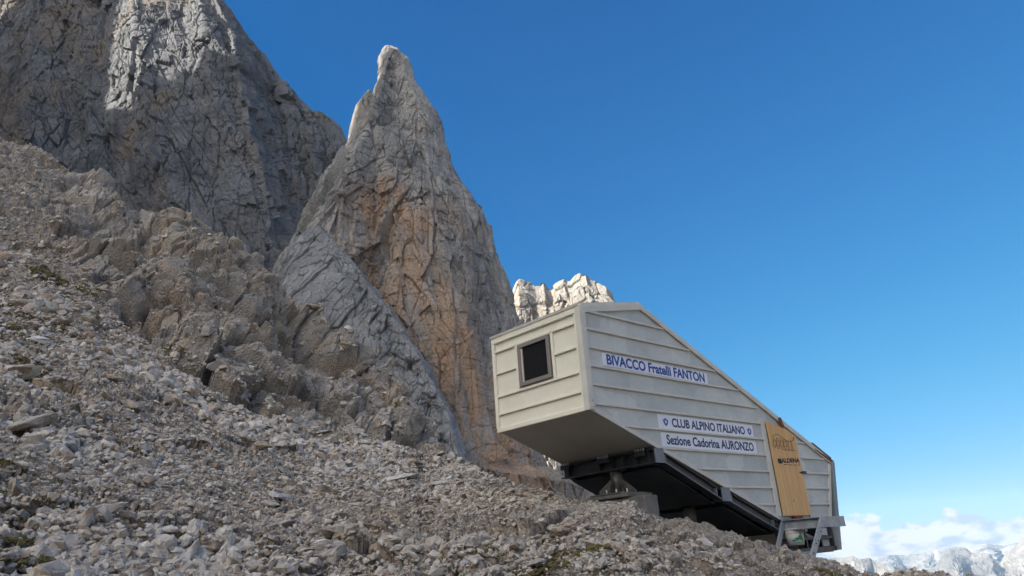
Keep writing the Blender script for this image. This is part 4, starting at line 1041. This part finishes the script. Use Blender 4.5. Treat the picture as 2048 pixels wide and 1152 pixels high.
def spots(n, r, rib_ok=0.06):
    """places on the slope, evenly spread as one looks at it"""
    ii, jj = [], []
    fi = np.where(ifront)[0]
    while len(ii) < n:
        j = r.choice(jin, 4000); e = r.uniform(-4, 30, 4000)
        for k in range(4000):
            a, ee = j[k], e[k]
            base = EL0[fi, a]; i = np.searchsorted(base, ee)
            if i <= 0 or i >= len(fi): continue
            i = fi[i]
            if rr[i] > r2[a] + 0.3: continue
            if rib[i, a] > 0.5 and r.random() > rib_ok: continue
            if upper[i, a] > 0.4 and r.random() > 0.3: continue
            if outc[i, a] > 0.45 and r.random() > 0.2: continue
            if r.random() < 0.8 * fines[i, a]: continue
            ii.append(i); jj.append(a)
    return np.array(ii[:n]), np.array(jj[:n])
# running maximum of the smooth elevation, so that the search is monotone
EL0 = np.maximum.accumulate(EL[:, :], axis=0)
VAR = hull_variants(40, 5, (0.4, 0.8))
N_ST = 95000
ii, jj = spots(N_ST, rng)
size = np.clip(np.exp(rng.normal(-3.85, 0.6, N_ST)), 0.010, 0.13) * np.clip(rr[ii] / 13, 0.7, 1.9) * np.interp(az[jj], [-40, -10, 5], [1.35, 1.15, 0.9]) * coarse[ii, jj]
Cn = TERR[ii, jj] + TN[ii, jj] * (size * 0.16)[:, None]
nb = Nn[ii, jj]; t1 = np.cross(nb, np.array([0.0, 1, 0])); t1 /= np.linalg.norm(t1, axis=1, keepdims=True); t2_ = np.cross(nb, t1)
RM = np.stack([t1, t2_, nb], -1) @ rot_mats(N_ST, rng)
vi = rng.integers(0, len(VAR), N_ST)
Vs, Fs, off = [], [], 0
for k in range(len(VAR)):
    m_ = np.where(vi == k)[0]; v, f = VAR[k]
    pv = np.einsum('nij,vj->nvi', RM[m_], v) * size[m_][:, None, None] + Cn[m_][:, None, :]
    Vs.append(pv.reshape(-1, 3)); Fs.append((f[None] + (np.arange(len(m_)) * len(v))[:, None, None] + off).reshape(-1, 3)); off += len(m_) * len(v)
tag(raw_mesh('loose_scree', np.concatenate(Vs), np.concatenate(Fs), STONE), kind='stuff')

# broken blocks bedded in the craggy rib
def scatter_mesh(name, ii, jj, size, var, mat, tilt, sink):
    n_ = len(ii); nb = Nn[ii, jj]; t1 = np.cross(nb, np.array([0.0, 1, 0])); t1 /= np.linalg.norm(t1, axis=1, keepdims=True); t2_ = np.cross(nb, t1)
    rm = np.stack([t1, t2_, nb], -1) @ rot_mats(n_, rng, tilt); cen = TERR[ii, jj] + nb * (size * sink)[:, None]
    vi_ = rng.integers(0, len(var), n_); Vs, Fs, off = [], [], 0
    for k in range(len(var)):
        m_ = np.where(vi_ == k)[0]
        if not len(m_): continue
        v, f = var[k]; pv = np.einsum('nij,vj->nvi', rm[m_], v) * size[m_][:, None, None] + cen[m_][:, None, :]
        Vs.append(pv.reshape(-1, 3)); Fs.append((f[None] + (np.arange(len(m_)) * len(v))[:, None, None] + off).reshape(-1, 3)); off += len(m_) * len(v)
    return raw_mesh(name, np.concatenate(Vs), np.concatenate(Fs), mat)
CRAG = stone_mat('craggy limestone', c3(0.29, 0.272, 0.245), c3(0.41, 0.39, 0.36), c3(0.35, 0.275, 0.2))
RVAR = [(np.concatenate([v]), f) for v, f in hull_variants(24, 61, (0.7, 1.2))]
fi_, fj_ = np.where((np.maximum(rib, 0.8 * upper) > 0.55) & (RRg < r2[None, :] + 1.5) & (az > -42)[None, :] & (az < -7.5)[None, :])
pk = rng.integers(0, len(fi_), 1800)
tag(scatter_mesh('broken_crag', fi_[pk], fj_[pk], np.clip(np.exp(rng.normal(-1.9, 0.5, 1800)), 0.07, 0.45), RVAR, CRAG, 0.5, -0.2), kind='stuff')

# moss and short grass in cushions between the stones
MOSS, t_, b_ = new_mat('moss'); N = NT(t_)
rnd_ = N.n('ShaderNodeNewGeometry').outputs['Random Per Island']
t_.links.new(N.mix(rnd_, c3(0.085, 0.072, 0.03), c3(0.15, 0.125, 0.05)), b_.inputs['Base Color']); b_.inputs['Roughness'].default_value = 1.0
ii, jj = spots(1500, rng, 0.05)
ok = np.where((mossn[ii, jj] > 0.15) | (rng.random(1500) < 0.03))[0][:80]
Vs, Fs, off = [], [], 0
for k in ok:
    i, j = ii[k], jj[k]; rad = rng.uniform(0.1, 0.3) * np.clip(rr[i] / 14, 0.8, 2.6); m_ = 60
    ca_, cr_ = rng.uniform(0, 6.28, m_), rad * np.sqrt(rng.random(m_))
    nb = Nn[i, j]; t1 = np.cross(nb, [0.0, 1, 0]); t1 /= np.linalg.norm(t1); t2_ = np.cross(nb, t1)
    cen = TERR[i, j] + np.cos(ca_)[:, None] * cr_[:, None] * t1 * 1.6 + np.sin(ca_)[:, None] * cr_[:, None] * t2_ + nb * (0.05 * rad)
    rm = rot_mats(m_, rng, 0.6)
    for q_ in range(m_):
        v, f = VAR[int(rng.integers(0, len(VAR)))]
        Vs.append((rm[q_] @ v.T).T * rad * rng.uniform(0.08, 0.2) + cen[q_]); Fs.append(f + off); off += len(v)
tag(raw_mesh('moss', np.concatenate(Vs), np.concatenate(Fs), MOSS), kind='stuff')

# larger blocks: rough hulls with chipped faces, one object each
def block_mesh(name, seed, flat, detail=3):
    r = np.random.default_rng(seed); v, f = hull_variants(1, seed, flat)[0]
    bm = bmesh.new(); vs = [bm.verts.new(p) for p in v]
    for t in f: bm.faces.new([vs[i] for i in t])
    bmesh.ops.bevel(bm, geom=list(bm.edges), offset=0.05, segments=1, affect='EDGES', clamp_overlap=True)
    bmesh.ops.triangulate(bm, faces=list(bm.faces))
    for _ in range(2): bmesh.ops.subdivide_edges(bm, edges=list(bm.edges), cuts=1, use_grid_fill=True)
    co = np.array([p.co for p in bm.verts], np.float32)
    n = np.array([p.normal for p in bm.verts], np.float32)
    d = 0.07 * facet(co / 0.55 + seed, seed + 1, 1.0, 0.5) + 0.05 * fbm(co + seed, 0.5, 4, seed + 2) + 0.025 * facet(co / 0.2 + seed, seed + 3)
    bm.normal_update()
    n = np.array([p.normal for p in bm.verts], np.float32)
    for p, q in zip(bm.verts, co + n * d[:, None]): p.co = q
    me = bpy.data.meshes.new(name); bm.to_mesh(me); bm.free(); return me
BLK = [block_mesh('boulder', 900 + k, (0.4, 0.8)) for k in range(14)]
def boulder(me, pos, size, rot, mat, label, cat='rock', group=None, sc=(1, 1, 1)):
    o = bpy.data.objects.new('boulder', me); link(o); o.location = pos; o.scale = tuple(size * s_ for s_ in sc); o.rotation_euler = rot
    if not me.materials: me.materials.append(STONE)
    o.material_slots[0].link = 'OBJECT'; o.material_slots[0].material = mat
    return tag(o, label, cat, group)
SPECIAL = [  # photo pixel of the centre, width in photo pixels, flatness, material, label
    (262, 822, 62, (1, .8, .75), BROWN, 'brown angular boulder on the mid slope, left of the pale slabs'),
    (60, 862, 110, (1, .9, .62), STONE, 'big rounded grey rock lump at the left edge of the photo'),
    (78, 690, 80, (1, .7, .42), PALE, 'flat pale slab propped over a dark gap on the upper left slope'),
    (120, 652, 58, (1, .7, .4), STONE, 'flat grey slab lying high on the left, above the propped slab'),
    (470, 828, 58, (1, .6, .3), PALE, 'thin pale slab at the foot of the gully'),
    (800, 964, 110, (1, .7, .3), PALE, 'wide flat pale slab below the crest, under the slanting buttress'),
    (642, 922, 62, (1, .8, .6), STONE, 'grey block on the slope below the end of the brown rib'),
    (60, 1030, 60, (1, .8, .7), BROWN, 'tan block near the left edge with one smooth face'),
    (200, 1030, 110, (1, .7, .5), PALE, 'pale tilted block in the lower left foreground'),
    (18, 948, 70, (1, .8, .55), STONE, 'grey boulder cut off by the left edge of the photo'),
    (655, 868, 60, (1, .7, .35), PALE, 'pale slab resting where the rib meets the scree'),
    (1290, 1092, 62, (1, .8, .6), STONE, 'grey block on the near slope below the concrete footing'),
    (1340, 1120, 54, (1, .8, .9), PALE, 'pointed pale block at the lower edge, right of the middle'),
    (330, 790, 60, (1, .7, .45), PALE, 'pale cracked slab beside the brown boulder'),
    (560, 1000, 80, (1, .7, .4), PALE, 'low pale slab in the middle of the slope'),
    (1078, 1140, 66, (1, .8, .55), STONE, 'grey rock at the bottom edge below the hut window'),
]
for k, (px, py, wpx, sc, mat, lab) in enumerate(SPECIAL):
    p, i, j = ground_at(px, py); dist = float(np.linalg.norm(p)); s_ = wpx / FPX * dist / 2
    boulder(BLK[k % len(BLK)], p + np.array([0, 0, s_ * 0.1]), s_, (rng.normal(0, .15), rng.normal(0, .15), rng.uniform(0, 6.28)), mat, lab, sc=sc)
ii, jj = spots(250, rng, 0.1)
for k in range(250):
    i, j = ii[k], jj[k]
    s_ = float(np.clip(np.exp(rng.normal(-1.85, 0.45)), 0.09, 0.42) * np.clip(rr[i] / 16, 0.5, 1.9))
    p = TERR[i, j] + Nn[i, j] * s_ * 0.04
    boulder(BLK[k % len(BLK)], p, s_, (rng.normal(0, .3), rng.normal(0, .3), rng.uniform(0, 6.28)), (STONE, STONE, PALE, BROWN)[k % 4 if k % 8 else 3],
            'unremarkable broken limestone block among the loose stones of the scree slope', 'rock', 'loose limestone blocks scattered over the slope', (1, 1, 0.8))

# ----- thin alpine haze: one box of even air round everything
hz = bpy.data.meshes.new('haze'); bm = bmesh.new(); bmesh.ops.create_cube(bm, size=1.0); bm.to_mesh(hz); bm.free()
hb = link(bpy.data.objects.new('haze', hz)); hb.location = (0, 0, -690); hb.scale = (36000, 36000, 2600)
hm = bpy.data.materials.new('haze'); hm.use_nodes = True; ht = hm.node_tree; ht.nodes.clear()
hv = ht.nodes.new('ShaderNodeVolumePrincipled'); hv.inputs['Density'].default_value = HAZE; hv.inputs['Color'].default_value = (0.42, 0.68, 1.0, 1); hv.inputs['Anisotropy'].default_value = 0.0
ho = ht.nodes.new('ShaderNodeOutputMaterial'); ht.links.new(hv.outputs[0], ho.inputs['Volume']); hz.materials.append(hm)
tag(hb, kind='stuff')

# ----- fractured bedrock breaking through the rubble: packed upright plates, one object for each outcrop
PVAR = []
for m_ in BLK:
    v = np.empty(len(m_.vertices) * 3, np.float32); m_.vertices.foreach_get('co', v)
    m_.calc_loop_triangles(); f = np.empty(len(m_.loop_triangles) * 3, np.int32); m_.loop_triangles.foreach_get('vertices', f)
    PVAR.append((v.reshape(-1, 3), f.reshape(-1, 3)))
def outcrop(px, py, wpx, hpx, label, group=None, mat=STONE, grow=0.8):
    p, i, j = ground_at(px, py); dist = float(np.linalg.norm(p)); half = wpx / FPX * dist / 2; hh = hpx / FPX * dist
    side = np.array([p[1], -p[0], 0]) / np.hypot(p[0], p[1]); back = np.array([p[0], p[1], 0]) / np.hypot(p[0], p[1])
    n_ = 34; Vs, Fs, off = [], [], 0; lean = rng.normal(0.15, 0.12); rz0 = math.atan2(side[1], side[0]) + rng.normal(0, 0.25)
    for k in range(n_):
        a = rng.uniform(-1, 1); b = rng.uniform(-0.7, 1.0)
        prof = (1 - abs(a) ** 2.2) * (0.75 + 0.25 * math.sin(5 * a + px)) * (0.55 + 0.45 * (b + 0.7) / 1.7)
        v, f = PVAR[int(rng.integers(0, len(PVAR)))]
        sx, sy, sz = half * rng.uniform(0.18, 0.36), half * rng.uniform(0.25, 0.45), grow * hh * rng.uniform(0.6, 1.0) * (0.45 + 0.55 * prof)
        M = Matrix.Rotation(rz0 + rng.normal(0, 0.18), 3, 'Z') @ Matrix.Rotation(lean + rng.normal(0, 0.1), 3, 'Y') @ Matrix.Rotation(rng.normal(-0.25, 0.12), 3, 'X')
        c = side * a * half + back * b * half * 0.8
        gz = ground_z(p[0] + c[0], p[1] + c[1])
        w = (np.array(M) @ (v * np.array([sx, sy, sz], np.float32)).T).T + np.array([p[0] + c[0], p[1] + c[1], gz + sz * 0.1])
        Vs.append(w); Fs.append(f + off); off += len(v)
    o = raw_mesh('rock_outcrop', np.concatenate(Vs) - p, np.concatenate(Fs), mat); o.location = p
    return tag(o, label, 'outcrop', group)
outcrop(398, 1100, 150, 95, 'tall pale fractured outcrop standing out of the foreground scree, the largest one', None, PALE, 0.7)
for a_ in ((700, 1090, 170, 60), (850, 1105, 160, 60), (610, 1045, 130, 45), (560, 1140, 130, 50), (985, 1100, 120, 50), (330, 1020, 100, 36), (600, 985, 130, 30), (760, 1010, 120, 30), (130, 1060, 110, 50), (1240, 1085, 120, 40), (1420, 1115, 100, 26), (1120, 1060, 100, 30), (235, 715, 120, 40), (110, 620, 120, 42), (900, 1010, 110, 26)):
    outcrop(*a_, 'low ribbed outcrop of upright pale plates among the loose scree', 'low ribbed outcrops in the scree')
